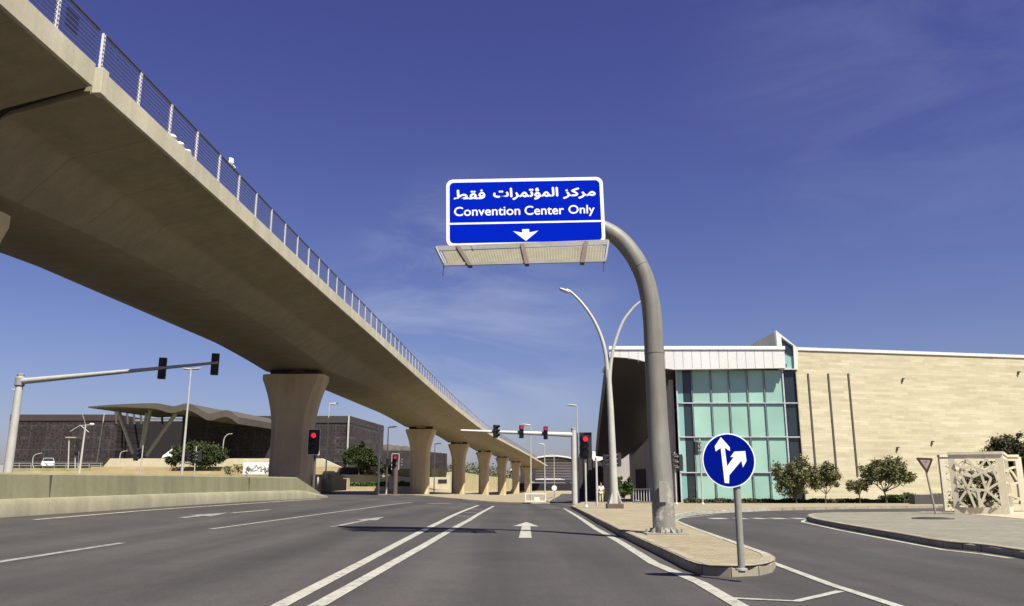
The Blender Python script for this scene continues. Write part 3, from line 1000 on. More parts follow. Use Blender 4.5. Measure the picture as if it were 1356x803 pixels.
# white fascia with its curved lower left edge
zt_f = Zc(459)
bot = [(806.5, 473.5), (815, 473), (830, 474), (845, 476.5), (858, 480), (870, 484.5), (880, 488), (893, 489.5)]
FY = BY - 1.1
lower = [P(a, b, FY) for a, b in bot] + [Vector((gx[-1] - 0.05, FY, Zc(489.8)))]
toppts = [Vector((gx[-1] - 0.05, FY, P(900, 459.5, FY).z)), Vector((P(808, 458.5, FY).x, FY, P(808, 458.5, FY).z))]
MB().prism([Vector(p_) for p_ in lower] + toppts, (0, 0.35, 0)).build('fascia', M['panelwhite'], cc)
tr = MB().box(((lower[0].x + gx[-1]) / 2, FY - 0.06, toppts[0].z - 0.10), (gx[-1] - lower[0].x, 0.10, 0.30))
tr.build('fascia_trim', M['white'], cc)
seam = MB()
xj = lower[0].x + 1.0
while xj < gx[-1] - 0.5:
    zl = max(b_.z for a_, b_ in zip(lower, lower[1:]) if a_.x <= xj <= b_.x or b_.x <= xj <= a_.x)
    MB().box((xj, FY - 0.004, (zl + toppts[0].z - 0.25) / 2), (0.03, 0.02, toppts[0].z - 0.25 - zl)).build('fascia_seam', M['galv'], cc)
    xj += 0.81
MB().box(((lower[0].x + gx[-1]) / 2 + 0.5, FY + 7.2, toppts[0].z - 0.35), (gx[-1] - lower[0].x - 0.9, 13.6, 0.4)).build('roof_slab', M['panelwhite'], cc)
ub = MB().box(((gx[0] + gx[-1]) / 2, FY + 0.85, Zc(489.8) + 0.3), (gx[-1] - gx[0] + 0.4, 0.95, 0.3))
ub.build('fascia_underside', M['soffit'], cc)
# dark hull-shaped canopy falling back from the fascia to the entrance
topc = [P(a, b, FY + 0.40) for a, b in bot[:-1]] + [P(895.3, 489.5, BY + 0.2)]
botc = []
n_ = len(topc)
for k, (px, py, Y) in enumerate([(790.5, 611, 101), (800, 613, 101), (812, 612.5, 100.5), (825, 607.5, 98), (839, 597, 93), (856, 582, 86), (874, 566, 79), (895.3, 545, BY + 0.25)]):
    botc.append(P(px, py, Y))
rings = []
for s in range(13):
    f = s / 12
    row = []
    for a, b in zip(topc, botc):
        q = a + (b - a) * f
        q.z += -0.9 * sin(pi * f) * 0.6
        q.y += 1.5 * sin(pi * f)
        row.append(q)
    rings.append(row)
hl = MB().loft(rings, cap=False, closed=False)
back = [[q + Vector((0.0, 2.2, 0.6)) for q in row] for row in rings]
hl.loft(back, cap=False, closed=False)
hl.loft([[r_[0] for r_ in rings], [r_[0] for r_ in back]], cap=False, closed=False)
hl.loft([[r_[-1] for r_ in rings], [r_[-1] for r_ in back]], cap=False, closed=False)
hl.loft([rings[-1], back[-1]], cap=False, closed=False)
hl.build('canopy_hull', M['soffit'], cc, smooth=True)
# side wall going back under the hull, entrance and rear wall
sx = gx[0] - 0.12
MB().box((sx - 0.2, BY + 14.2, (Zc(489) + gz) / 2), (0.4, 26.6, Zc(489) - gz)).build('side_wall', M['greywall'], cc)
eb = MB()
eb.box((sx - 0.44, 91.0, T(12, 91) + 1.9), (0.06, 7.0, 3.4))
eb.build('side_entrance', M['recess'], cc)
ewx0, ewx1 = X(762, 104), X(842, 104)
MB().box(((ewx0 + ewx1) / 2, 104.6, Zr(606, 104) / 2 + T(10, 104) / 2), (ewx1 - ewx0, 1.0, Zr(606, 104) - T(10, 104))).build('entrance_wall', M['soffit'], cc)
MB().box((X(806, 103.5), 103.95, T(10, 104) + 2.1), (3.4, 0.2, 4.4)).build('entrance_door', M['recess'], cc)
MB().box((X(826, 103.5), 103.9, T(10, 104) + 3.6), (2.2, 0.3, 6.6)).build('entrance_pier', M['greywall'], cc)
pl = MB()
for k in range(5):
    pl.box((X(768 + k * 6.2, 103.5), 104.0, T(10, 104) + 3.0), (0.10, 0.14, 5.8))
pl.build('entrance_mullion', M['museum_band'], cc)

# ------------------------------------------------------------------ museum-like brown building on the left
MY = 150.0
mz0 = Zr(622, MY, 240)
mu = thing('museum_building', (P(240, 612, MY).x, MY, mz0), "low dark brown building with perforated walls and wavy cantilevered roof", "building")
A0, A1 = P(14, 553, MY), P(158, 546.5, MY)
B0, B1 = P(243, 551, MY), P(463, 549.7, MY)
mtop = P(240, 551, MY).z
def wallbox(name, xa, xb, y, d, z0, z1, m): return MB().box(((xa + xb) / 2, y + d / 2, (z0 + z1) / 2), (xb - xa, d, z1 - z0)).build(name, m, mu)
wallbox('left_wing', A0.x, A1.x, MY, 22, mz0, mtop - 0.9, M['museum'])
wallbox('left_parapet', A0.x, A1.x, MY - 0.15, 22.0, mtop - 0.9, mtop + 0.25, M['museum_band'])
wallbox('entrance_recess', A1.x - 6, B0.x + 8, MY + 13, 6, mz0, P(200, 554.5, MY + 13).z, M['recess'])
b2 = P(507.5, 562.5, 178)
rw = MB().prism([(B0.x, MY, mz0), (B1.x, MY, mz0), (b2.x, b2.y, mz0), (b2.x - 30, b2.y + 5, mz0), (B0.x, MY + 26, mz0)], (0, 0, mtop - 1.3 - mz0))
rw.build('right_wing', M['museum'], mu)
rb_ = MB().prism([(B0.x - 0.1, MY - 0.15, mtop - 1.3), (B1.x + 0.1, MY - 0.15, mtop - 1.3), (b2.x + 0.2, b2.y, mtop - 1.3), (b2.x - 30, b2.y + 5, mtop - 1.3), (B0.x, MY + 26, mtop - 1.3)], (0, 0, 1.3))
rb_.build('right_parapet', M['museum_band'], mu)
sd = Vector((b2.x - B1.x, b2.y - MY)).normalized()
mid = Vector(((B1.x + b2.x) / 2, (MY + b2.y) / 2))
MB().box((mid.x + sd.y * 0.12, mid.y - sd.x * 0.12, (mz0 + mtop - 1.4) / 2), ((b2 - B1).xy.length - 0.6, 0.2, mtop - 1.4 - mz0), rz=math.atan2(sd.y, sd.x)).build('side_screen', M['museum_side'], mu)
MB().box((B1.x - 0.05, MY - 0.3, (mz0 + mtop) / 2), (0.28, 0.28, mtop - mz0)).build('corner_post', M['galv_pale'], mu)
cprof = [(116.6, 538.5), (135, 537), (160, 535.5), (185, 534.5), (207, 534.2), (217, 536), (226.6, 538.2), (236, 537), (246, 534.3), (254, 536), (262, 540), (270, 545), (277, 548), (286, 546.5), (298, 543.2), (306, 545.5), (316, 552.5)]
ctop = [P(a, b, 128) for a, b in smooth_line([Vector(q) for q in cprof], 3)]
thick = [0.22 + 0.85 * sstep(0, 0.35, i / (len(ctop) - 1)) for i in range(len(ctop))]
ring1 = [q for q in ctop] + [Vector((q.x, q.y, q.z - th)) for q, th in reversed(list(zip(ctop, thick)))]
ring2 = [q + Vector((1.5 if 0 else 0, 26, 0.4)) for q in ring1]
MB().loft([ring1, ring2]).build('wavy_roof', M['canopy'], mu)
for (xa, ya), (xb, yb), r_ in (((157, 545), (177, 601), 0.42), ((236, 543), (194, 604), 0.42), ((199, 543), (188, 597), 0.40), ((194, 547), (186, 596), 0.26)):
    MB().tube([P(xa, ya, 134), P(xb, yb, 134)], r_ * 0.8, 12).build('slanting_column', M['polegrey'], mu, smooth=True)
for px in (153, 168, 177, 186, 214):
    MB().tube([P(px, 540, 150), P(px + 1, 562, 150)], 0.22, 8).build('roof_strut', M['dark'], mu)
wallbox('entrance_lintel', P(178, 552, 156).x, P(243, 552, 156).x, 156, 0.6, P(200, 558, 156).z, P(200, 555.5, 156).z, M['galv'])

fb = thing('distant_museum_block', (X(545, 235), 235, 0), "farther brown block with small domes on its flat roof behind the signals", "building")
fz = Zr(628, 235)
m0 = P(500, 594, 235); m1 = P(552, 597, 235); m2 = P(592, 606, 262)
MB().prism([(m0.x, m0.y, fz), (m1.x, m1.y, fz), (m2.x, m2.y, fz), (m2.x - 40, m2.y + 20, fz), (m0.x, m0.y + 40, fz)], (0, 0, m1.z - fz)).build('wall', M['museum'], fb)
for px, r_ in ((514, 3.0), (525, 2.6), (536, 2.4)):
    q = P(px, 595, 240)
    MB().ell((q.x, q.y, m1.z - 0.2), (r_, r_, r_ * 0.75), 14, 8).build('roof_dome', M['canopy'], fb, smooth=True)

# white long low pavilion in front of it
wp = thing('white_pavilion', (X(522, 150), 150, 0), "low white pavilion with slanted left end, behind the traffic signal", "building")
pz = [P(498, 630, 200), P(505, 620.5, 200), P(545, 622.5, 200), P(545, 630.5, 200)]
MB().prism(pz, (0, 8, 0)).build('roof', M['ivory'], wp)
MB().box((X(526, 204), 205.5, Zr(637, 204)), (7.2, 3, 4.4)).build('wall', M['greywall'], wp)
MB().prism([P(531, 643, 199), P(537, 643, 199), P(537, 629, 199), P(535, 629, 199)], (0, 0.6, 0)).build('support', M['ivory'], wp)
wp.location = (X(522, 200), 200, 0)
for c_ in wp.children:
    for v_ in c_.data.vertices: v_.co += Vector((X(522, 150), 150, 0)) - wp.location
wq = thing('site_building', (X(574, 300), 300, 0), "ivory site building with dark window opening, right of the second flared pier", "building")
MB().prism([P(556, 652, 300), P(556, 627.5, 300), P(568, 627.5, 300), P(578, 631, 300), P(596, 629, 300), P(596, 652, 300)], (0, 8, 0)).build('wall', M['ivory'], wq)
MB().box((X(586, 299.8), 299.95, Zr(637.5, 300)), (3.2, 0.3, 1.3)).build('window', M['recess'], wq)

# ------------------------------------------------------------------ terraces in front of the museum
def terrace(px0, px1, ytop, ybot, Y, mat, label, slant=(0, 0), depth=0.6, name='terrace_wall'):
    q = [P(px0, ybot, Y), P(px0 + slant[0], ytop, Y), P(px1 - slant[1], ytop, Y), P(px1, ybot, Y)]
    q[0].z = q[3].z = min(q[0].z, T(q[0].x, Y) - 0.1 if ybot > 650 else q[0].z)
    o = MB().prism(q, (0, depth, 0)).build(name, mat)
    return tag(o, label, "wall", "stepped terrace walls")
tg = MB()
def tground(px0, px1, y, Ya, Yb):
    a, b = P(px0, y, Ya), P(px1, y, Ya)
    tg.box(((a.x + b.x) / 2, (Ya + Yb) / 2, a.z - 0.7), (b.x - a.x, Yb - Ya, 1.36))
tground(-60, 440, 634, 91, 99)
tground(-60, 438, 629.5, 98.5, 106)
tground(-60, 434, 625, 105.5, 113)
tg.box(((-125 + X(424, 150)) / 2, 131.2, Zr(620, 112.5) - 0.7), (X(424, 150) + 125, 37.5, 1.36))
tg.box((-60, 168, Zr(620, 150) - 0.8), (90, 34, 1.5))
tag(tg.build('terrace_ground', M['drygrass']), kind='structure')
terrace(-60, 424, 633, 662, 90, M['yellowstone'], "lowest sandstone terrace wall just above the road barrier")
terrace(-60, 434, 628.5, 634.5, 98, M['drygrass'], "grassy second terrace step above the lowest sandstone wall")
terrace(-60, 442, 624, 630, 105, M['yellowstone'], "sandstone third terrace step below the ivory parapet")
terrace(120, 448, 618.3, 625.5, 112, M['yellowstone'], "top sandstone terrace step directly under the ivory parapet")
terrace(136, 452, 607.3, 619.2, 113.5, M['ivory'], "long bright ivory parapet with sloping ends below the brown building", (10, 26), 1.0, 'ivory_parapet')
for k in range(3):
    pass
def block(name, px, yt, Y, d, mat, label, cat="wall", group=None):
    q = [P(px[0], 668, Y), P(px[0], yt, Y), P(px[1], yt, Y), P(px[1], 668, Y)]
    return tag(MB().prism(q, (0, d, 0)).build(name, mat), label, cat, group)
block('retaining_wall', (418, 447), 632, 142, 8, M['yellowstone'], "sandstone retaining wall between the first two flared piers", "wall", "stepped terrace walls")
block('stone_pillar', (446, 461), 633.5, 141, 1.6, M['yellowstone'], "square sandstone wall end left of the long hedge", "pillar")
block('planter_wall', (460.5, 545), 644.5, 143, 4, M['yellowstone'], "low sandstone planter wall under the long hedge", "wall", "stepped terrace walls")
o = MB().prism([P(440, 648, 148.5), P(452, 628.5, 148.5), P(512, 629.5, 148.5), P(560, 634, 148.5), P(560, 652, 148.5), P(440, 652, 148.5)], (0, 1.2, 0)).build('slope_wall', M['ivory'])
tag(o, "pale stone slope behind the long hedge", "wall", "stepped terrace walls")
block('dark_ledge', (447, 506), 619, 149.3, 0.5, M['recess'], "long dark ledge at the foot of the brown building's corner")  # ledge in one even near-black colour
# guard rail on the terrace, far left
gr = thing('guard_rail', (X(70, 116), 116, Zr(620, 116, 70)), "low metal guard rail in front of the brown building at far left", "railing")
for py in (613.8, 617):
    MB().tube([P(-40, py, 116), P(136, py, 116)], 0.06, 6).build('rail', M['galv'], gr)
for k in range(12):
    px = -36 + k * 15.4
    MB().tube([P(px, 621, 116), P(px, 613.6, 116)], 0.05, 6).build('post', M['galv'], gr)
# parked car at far left, seen nose-on on the terrace road
cx, cyy = X(61, 118), 118.0
cz = Zr(620, 118, 61)
car = thing('parked_car', (cx, cyy, cz), "white car parked behind the guard rail at far left", "car")
body = []
for y, w, z0, z1 in ((-2.1, 0.72, 0.30, 0.62), (-1.9, 0.86, 0.22, 0.80), (-0.9, 0.90, 0.20, 0.95), (1.6, 0.90, 0.20, 1.0), (2.1, 0.84, 0.26, 0.9)):
    body.append([Vector((cx + a * w, cyy + y, cz + b)) for a, b in ((-0.9, z0), (0.9, z0), (1, z0 + 0.12), (1, (z0 + z1) / 2), (0.88, z1), (-0.88, z1), (-1, (z0 + z1) / 2), (-1, z0 + 0.12))])
MB().loft(body).build('body', M['car'], car, smooth=True)
cab = []
for y, w, z in ((-0.95, 0.80, 0.96), (-0.25, 0.66, 1.42), (0.9, 0.66, 1.45), (1.7, 0.76, 1.0)):
    cab.append([Vector((cx - w, cyy + y, cz + 0.9)), Vector((cx + w, cyy + y, cz + 0.9)), Vector((cx + w * 0.92, cyy + y, cz + z)), Vector((cx - w * 0.92, cyy + y, cz + z))])
MB().loft(cab).build('cabin', M['car'], car, smooth=True)
MB().quad((cx - 0.7, cyy - 0.99, cz + 0.98), (cx + 0.7, cyy - 0.99, cz + 0.98), (cx + 0.58, cyy - 0.34, cz + 1.39), (cx - 0.58, cyy - 0.34, cz + 1.39)).build('windscreen', M['darkglass'], car)
for s in (-1, 1):
    MB().box((cx + s * 0.6, cyy - 2.0, cz + 0.64), (0.3, 0.2, 0.12)).build('headlight', M['tube_white'], car)
    for y in (-1.3, 1.35):
        w = thing('wheel', (s * 0.80, y, 0.32), None, None)
        w.parent = car
        m_ = MB()
        m_.tube([(cx + s * 0.72, cyy + y, cz + 0.32), (cx + s * 0.92, cyy + y, cz + 0.32)], 0.32, 14)
        m_.build('tyre', M['tyre'], w)

car.rotation_euler = (0, 0, R(29))             # nose towards the road
# low concrete seat with a dark top near the left mast
o = thing('concrete_bench', (X(45, 60), 60, T(-36, 60)), "low concrete bench with dark slab top behind the road barrier", "bench")
zb_ = Zr(631, 60, 45)
MB().box((X(45, 60), 60.4, zb_ - 0.05), (3.0, 0.9, 0.14)).build('seat', M['dark'], o)
MB().box((X(45, 60), 60.4, (zb_ - 0.12 + T(-36, 60)) / 2), (2.6, 0.7, zb_ - 0.12 - T(-36, 60))).build('base', M['ivory'], o)

# white printed banner board beside the near pier
bq = thing('banner_board', (X(345, 89), 89, Zr(628, 89, 345)), "white printed board with grey-green foliage picture, left of the nearest pier", "board")
c0, c1 = P(322, 628.5, 89), P(366, 612.5, 89)
MB().box(((c0.x + c1.x) / 2, 88.9, (c0.z + c1.z) / 2), (c1.x - c0.x, 0.12, c1.z - c0.z)).build('panel', M['white'], bq)
ar = MB()
rr = random.Random(4)
for k in range(46):
    u, v = rr.uniform(0.10, 0.95), rr.betavariate(2, 2.4)
    x, z = c0.x + (c1.x - c0.x) * u, c0.z + (c1.z - c0.z) * (0.12 + 0.65 * v)
    an = rr.uniform(0, pi)
    d = Vector((cos(an), 0, sin(an))) * rr.uniform(0.12, 0.34)
    e = Vector((-sin(an), 0, cos(an))) * 0.05
    p0 = Vector((x, 88.828 - 0.0006 * k, z))
    ar.quad(p0 - d, p0 + e, p0 + d, p0 - e)
ar.build('foliage_print', M['leaf_far'], bq)
for px in (326, 362):
    MB().tube([P(px, 640, 89.1), P(px, 613, 89.1)], 0.05, 6).build('post', M['galv'], bq)
# pale pointed canopy near the museum entrance
tn = thing('fabric_canopy', (X(223, 120), 120, Zr(612, 120, 223)), "small white pointed fabric canopy near the brown building's entrance", "canopy")
ap = P(228, 594.5, 121)
rg = [P(214, 606.5, 119), P(231, 606, 119), P(236, 605, 124), P(217, 605, 124)]
c_ = MB()
for a, b in zip(rg, rg[1:] + rg[:1]):
    m1_ = (a + b) / 2 + Vector((0, 0, 0.25))
    c_.quad(a, m1_, ap); c_.quad(m1_, b, ap)
c_.build('fabric', M['cloth'], tn)
for q in rg:
    MB().tube([q, Vector((q.x, q.y, Zr(619, 119)))], 0.06, 6).build('pole', M['galv'], tn)

# ------------------------------------------------------------------ hoarding, far grove, arched hall at the end of the road
hp = [(589, 626, 318), (603, 624, 326), (640, 630, 372), (660, 632, 400), (684, 635, 425)]
ho = thing('site_hoarding', (X(630, 350), 350, T(-15, 350)), "long pale yellow site hoarding behind the flared piers", "hoarding")
hb = MB()
for (a, ya, Ya), (b, yb, Yb) in zip(hp, hp[1:]):
    p0, p1 = P(a, ya, Ya), P(b, yb, Yb)
    g0, g1 = T(p0.x, Ya) - 0.5, T(p1.x, Yb) - 0.5
    hb.prism([(p0.x, Ya, g0), (p1.x, Yb, g1), (p1.x, Yb, p1.z), (p0.x, Ya, p0.z)], (-0.1, 0.3, 0))
hb.build('boards', M['hoard'], ho)
for (a, ya, Ya), (b, yb, Yb) in zip(hp, hp[1:]):
    for k in range(5):
        f = k / 5
        p0 = P(a + (b - a) * f, ya + (yb - ya) * f, Ya + (Yb - Ya) * f)
        MB().box((p0.x + 0.1, p0.y - 0.25, (p0.z + T(p0.x, p0.y)) / 2), (0.2, 0.2, p0.z - T(p0.x, p0.y))).build('post', M['galv_pale'], ho)

ar_ = thing('arched_hall', (X(725, 430), 430, T(18, 430)), "distant white hall with a curved dark-edged roof at the end of the road", "building")
at = [(676, 622), (688, 614), (700, 608.5), (712, 605), (724, 603.2), (738, 603.0), (752, 604.8), (766, 609)]
tp = [P(a, b, 425) for a, b in at]
bt = [P(a, b + 7.0 - 3.4 * abs(i - 4) / 4, 425) for i, (a, b) in enumerate(at)]
MB().prism(tp + bt[::-1], (0, 46, 0)).build('curved_roof', M['soffit'], ar_)
MB().prism([q + Vector((0, -0.6, 0.05)) for q in tp] + [q + Vector((0, -0.6, -0.75)) for q in tp][::-1], (0, 47, 0.3)).build('roof_edge', M['panelwhite'], ar_)
zg = T(18, 430) - 1
MB().prism([(P(690, 640, 431).x, 431, zg), (P(760, 640, 431).x, 431, zg), (P(760, 640, 431).x, 431, P(730, 608.5, 431).z), (P(715, 640, 431).x, 431, P(730, 608.5, 431).z), (P(690, 640, 431).x, 431, P(700, 616, 431).z)], (0, 40, 0)).build('wall', M['greywall'], ar_)
for k in range(7):
    z = P(730, 613 + k * 3.6, 430.5).z
    MB().box(((P(709, 620, 430.5).x + P(760, 620, 430.5).x) / 2, 430.6, z), (P(760, 620, 430.5).x - P(709, 620, 430.5).x, 0.8, 0.75)).build('facade_band', M['panelwhite'], ar_)
MB().box((P(722, 645, 428).x, 429, P(722, 649, 428).z), (36, 3, 7.0)).build('ground_floor', M['recess'], ar_)

# ------------------------------------------------------------------ road barrier, left
bl = [(-40, 688.5, 634), (0, 686.3, 634.5), (110, 679, 635), (220, 671.5, 635.6), (340, 664.2, 636.6), (404, 661.2, 637.4)]
foot = [G(a, b) for a, b, c in bl]
foot = smooth_line(foot, 4)
def barrier_ring(p, t, hs):
    n = Vector((-t.y, t.x))                    # away from the road (left)
    z = T(p.x, p.y)
    pr_ = [(0, -0.1), (0, 0.36), (0.10, 0.42), (0.46, 0.46), (0.50, 1.10), (0.56, 1.16), (0.84, 1.16), (0.90, 1.10), (0.92, -0.1)]
    return [Vector((p.x + n.x * o, p.y + n.y * o, z + h * (hs if h > 0 else 1))) for o, h in pr_]
ba = thing('road_barrier', (foot[len(foot) // 2].x, foot[len(foot) // 2].y, T(foot[0].x, foot[0].y)), "long low concrete road barrier with stepped plinth along the left carriageway", "barrier")
def fline():
    out_ = []
    for i, p in enumerate(foot):
        t = (foot[min(i + 1, len(foot) - 1)] - foot[max(i - 1, 0)]).normalized()
        out_.append((p, t))
    return out_
FL = fline()
endp = G(434, 659.9)
up, lo_ = [], []
for p, t in FL:
    n = Vector((-t.y, t.x)); z = T(p.x, p.y)
    up.append([Vector((p.x + n.x * o, p.y + n.y * o, z + h)) for o, h in ((0.40, 0.3), (0.48, 1.10), (0.54, 1.15), (0.82, 1.15), (0.88, 1.10), (0.92, -0.1), (0.40, -0.1))])
    lo_.append([Vector((p.x + n.x * o, p.y + n.y * o, z + h)) for o, h in ((0.0, -0.1), (0.0, 0.30), (0.08, 0.44), (0.44, 0.46), (0.44, -0.1))])
p, t = FL[-1]
n = Vector((-t.y, t.x)); z = T(endp.x, endp.y)
up.append([Vector((endp.x + n.x * o, endp.y + n.y * o, z + h)) for o, h in ((0.40, 0.1), (0.48, 0.30), (0.54, 0.34), (0.82, 0.34), (0.88, 0.30), (0.92, -0.1), (0.40, -0.1))])
lo_.append([Vector((endp.x + n.x * o, endp.y + n.y * o, z + h)) for o, h in ((0.0, -0.1), (0.0, 0.10), (0.08, 0.14), (0.44, 0.16), (0.44, -0.1))])
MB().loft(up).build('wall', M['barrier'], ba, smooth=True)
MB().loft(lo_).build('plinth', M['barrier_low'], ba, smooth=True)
for p, t in FL[7::9]:
    n = Vector((-t.y, t.x)); z = T(p.x, p.y)
    jm = MB().box((p.x + n.x * 0.48, p.y + n.y * 0.48, z + 0.78), (0.012, 0.16, 0.62), rz=math.atan2(t.y, t.x))
    jm.build('joint', M['dark'], ba)

# ------------------------------------------------------------------ lettering
def text_mesh(body, size, bold=0.0):
    c = bpy.data.curves.new('lettering_curve', 'FONT')
    c.body = body
    c.size = size
    c.offset = bold
    c.align_x = 'CENTER'
    c.align_y = 'CENTER'
    c.fill_mode = 'FRONT'
    c.resolution_u = 6
    o = bpy.data.objects.new('lettering_curve', c)
    COL.objects.link(o)
    bpy.context.view_layer.update()
    me = bpy.data.meshes.new_from_object(o.evaluated_get(bpy.context.evaluated_depsgraph_get()))
    bpy.data.objects.remove(o)
    bpy.data.curves.remove(c)
    vs = [v.co.copy() for v in me.vertices]
    fs = [list(p.vertices) for p in me.polygons]
    bpy.data.meshes.remove(me)
    x0, x1 = min(v.x for v in vs), max(v.x for v in vs)
    y0, y1 = min(v.y for v in vs), max(v.y for v in vs)
    return [Vector((v.x - (x0 + x1) / 2, v.y - (y0 + y1) / 2)) for v in vs], fs, x1 - x0, y1 - y0

class Board:
    """a flat sign board: local u to the right, v up, nrm towards the traffic"""
    def __init__(s, c, u, v):
        s.c, s.u, s.v = Vector(c), Vector(u).normalized(), Vector(v).normalized()
        s.n = s.u.cross(s.v)
    def p(s, a, b, d=0): return s.c + s.u * a + s.v * b + s.n * d
    def poly(s, mb, pts, d0, d1):
        return mb.prism([s.p(a, b, d0) for a, b in pts], s.n * (d1 - d0))
    def text(s, body, w, h, a, b, d, name, mat, parent, bold=0.0):
        vs, fs, tw, th = text_mesh(body, 1.0, 0.0)
        mb = MB()
        m = bold                                # a bolder stroke: the same outline laid down a few times with tiny shifts
        for i, (ox, oy) in enumerate(((0, 0), (m, 0), (-m, 0), (0, m), (0, -m)) if m else ((0, 0),)):
            mb.add([s.p(a + ox + q.x * (w - 2 * m) / tw, b + oy + q.y * (h - 2 * m) / th, d + 0.0007 * i) for q in vs], fs)
        return mb.build(name, mat, parent)
def rrect(w, h, r, n=6):
    pts = []
    for cx_, cy_, a0 in ((w / 2 - r, h / 2 - r, 0), (-w / 2 + r, h / 2 - r, 90), (-w / 2 + r, -h / 2 + r, 180), (w / 2 - r, -h / 2 + r, 270)):
        for k in range(n + 1):
            a = R(a0 + 90 * k / n)
            pts.append((cx_ + r * cos(a), cy_ + r * sin(a)))
    return pts

# ------------------------------------------------------------------ gantry sign over the right lane
GYs = 17.1
gbase = Vector((X(877, GYs), GYs, T(3.2, GYs) + 0.15))
gs = thing('gantry_sign', gbase, "big blue Convention Center Only sign hung on a thick curved grey pole", "road sign")
dz = 0.26
path = [gbase + Vector((0, 0, 0.02)), gbase + Vector((0, 0, 1.2))]
for px, py in ((871, 560), (867, 480), (864.5, 430), (861, 399), (853.5, 368), (841, 342), (824, 320), (806, 306.5), (788, 300), (760, 296.5), (700, 297), (640, 298), (612, 298.5)):
    path.append(P(px, py, GYs + dz))
path[1].y += 0.1
rads = [0.232, 0.228] + [0.222, 0.216, 0.212, 0.209, 0.205, 0.2, 0.195, 0.19, 0.185, 0.175, 0.155, 0.135, 0.125]
pth = smooth_line(path, 5)
rr_ = []
for i in range(len(path) - 1):
    rr_ += [rads[i] + (rads[i + 1] - rads[i]) * k / 5 for k in range(5)]
rr_.append(rads[-1])
MB().tube(pth, rr_, 28).build('curved_pole', M['polescuff'], gs, smooth=True)
for px, py in ((866, 465), (846, 351), (803, 304.8)):
    q = min(range(len(pth)), key=lambda i: (pth[i] - P(px, py, GYs + dz)).length)
    d_ = (pth[q + 1] - pth[q]).normalized()
    MB().tube([pth[q] - d_ * 0.012, pth[q] + d_ * 0.012], rr_[q] + 0.007, 28).build('weld_seam', M['polescuff'], gs, smooth=True)
hq = gbase + Vector((-0.04, 0, 0.85))
MB().box(hq + Vector((0, -0.215, 0)), (0.15, 0.03, 0.42)).build('access_hatch', M['polegrey'], gs, bevel=0.006)
bpl = MB().box(gbase + Vector((0, 0, 0.015)), (0.86, 0.86, 0.03))
for k in range(8):
    a = R(45 * k + 22)
    c_, s_ = cos(a), sin(a)
    bpl.prism([gbase + Vector((c_ * 0.22, s_ * 0.22, 0.03)), gbase + Vector((c_ * 0.34, s_ * 0.34, 0.03)), gbase + Vector((c_ * 0.22, s_ * 0.22, 0.14))], Vector((-s_, c_, 0)) * 0.02)
    bpl.tube([gbase + Vector((cos(a + 0.3) * 0.36, sin(a + 0.3) * 0.36, 0.02)), gbase + Vector((cos(a + 0.3) * 0.36, sin(a + 0.3) * 0.36, 0.10))], 0.022, 6)
bpl.build('base_plate', M['polegrey'], gs)
cs = P(695.5, 280.2, GYs)
rho = R(1.15)
bd = Board(cs, (cos(rho), 0, sin(rho)), (-sin(rho), 0, cos(rho)))
wL, wR = P(591, 280, GYs), P(800, 280, GYs)
SW = wR.x - wL.x
SH = P(695, 235.8, GYs).z - P(695, 324.5, GYs).z
k_ = SW / 209.0                                   # metres per photograph pixel on the board
panel = bd.poly(MB(), rrect(SW, SH, 0.16), -0.03, 0.0).build('sign_panel', M['signwhite'], gs)
bd.poly(MB(), rrect(SW - 0.155, SH - 0.155, 0.10), 0.001, 0.004).build('blue_field', M['blue'], panel)
y_rule = -SH / 2 + SH * 0.335
bd.poly(MB(), [(-SW / 2 + 0.05, y_rule - 0.021), (SW / 2 - 0.05, y_rule - 0.021), (SW / 2 - 0.05, y_rule + 0.021), (-SW / 2 + 0.05, y_rule + 0.021)], 0.004, 0.007).build('rule_line', M['signwhite'], panel)
arab = ["\uFEE3\uFEAE\uFEDB\uFEB0", "\uFE8D\uFEDF\uFEE4\uFE86\uFE97\uFEE4\uFEAE\uFE8D\uFE95", "\uFED3\uFED8\uFEC2"]
kz = 209.0 / 1173.0 * k_                           # metres per unit of the measured drawing, 1173 units across the board
for word, x0, x1, y0, y1 in ((arab[0], 938, 1184, 128, 216), (arab[1], 418, 905, 120, 217), (arab[2], 124, 360, 128, 206)):
    bd.text(word[::-1], (x1 - x0) * kz, (y1 - y0) * kz, ((x0 + x1) / 2 - 655) * kz, (307 - (y0 + y1) / 2 - (655 - (x0 + x1) / 2) * 0.0) * kz, 0.0062, 'arabic_lettering', M['signwhite'], panel, 0.011)
for word, x0, x1, y0, y1 in (("Convention", 126, 618, 268, 340), ("Center", 650, 943, 262, 334), ("Only", 976, 1172, 258, 346)):
    bd.text(word, (x1 - x0) * kz, (y1 - y0) * kz, ((x0 + x1) / 2 - 655) * kz, (307 - (y0 + y1) / 2 - ((x0 + x1) / 2 - 655) * 0.018) * kz, 0.0062, 'english_lettering', M['signwhite'], panel, 0.005)
aw = 16.5 * k_
ya = -SH / 2 + 0.10
ap_ = [(0, ya), (aw, ya + 0.235), (0.078, ya + 0.195), (0.078, ya + 0.275), (-0.078, ya + 0.275), (-0.078, ya + 0.195), (-aw, ya + 0.235)]
bd.poly(MB(), ap_, 0.004, 0.007).build('down_arrow', M['signwhite'], panel)
# stiffeners behind the board
st = MB()
for v_ in (-0.45, 0.0, 0.45):
    st.bar(bd.p(-SW / 2 + 0.1, v_, -0.06), bd.p(SW / 2 - 0.1, v_, -0.06), 0.05, 0.06)
st.build('stiffener', M['galv'], gs)
for a in (-1.1, 0.9):
    MB().bar(bd.p(a, -SH / 2 + 0.1, -0.10), bd.p(a, SH / 2 - 0.1, -0.10), 0.10, 0.08, up=Vector((1, 0, 0))).build('bracket', M['galv'], gs)
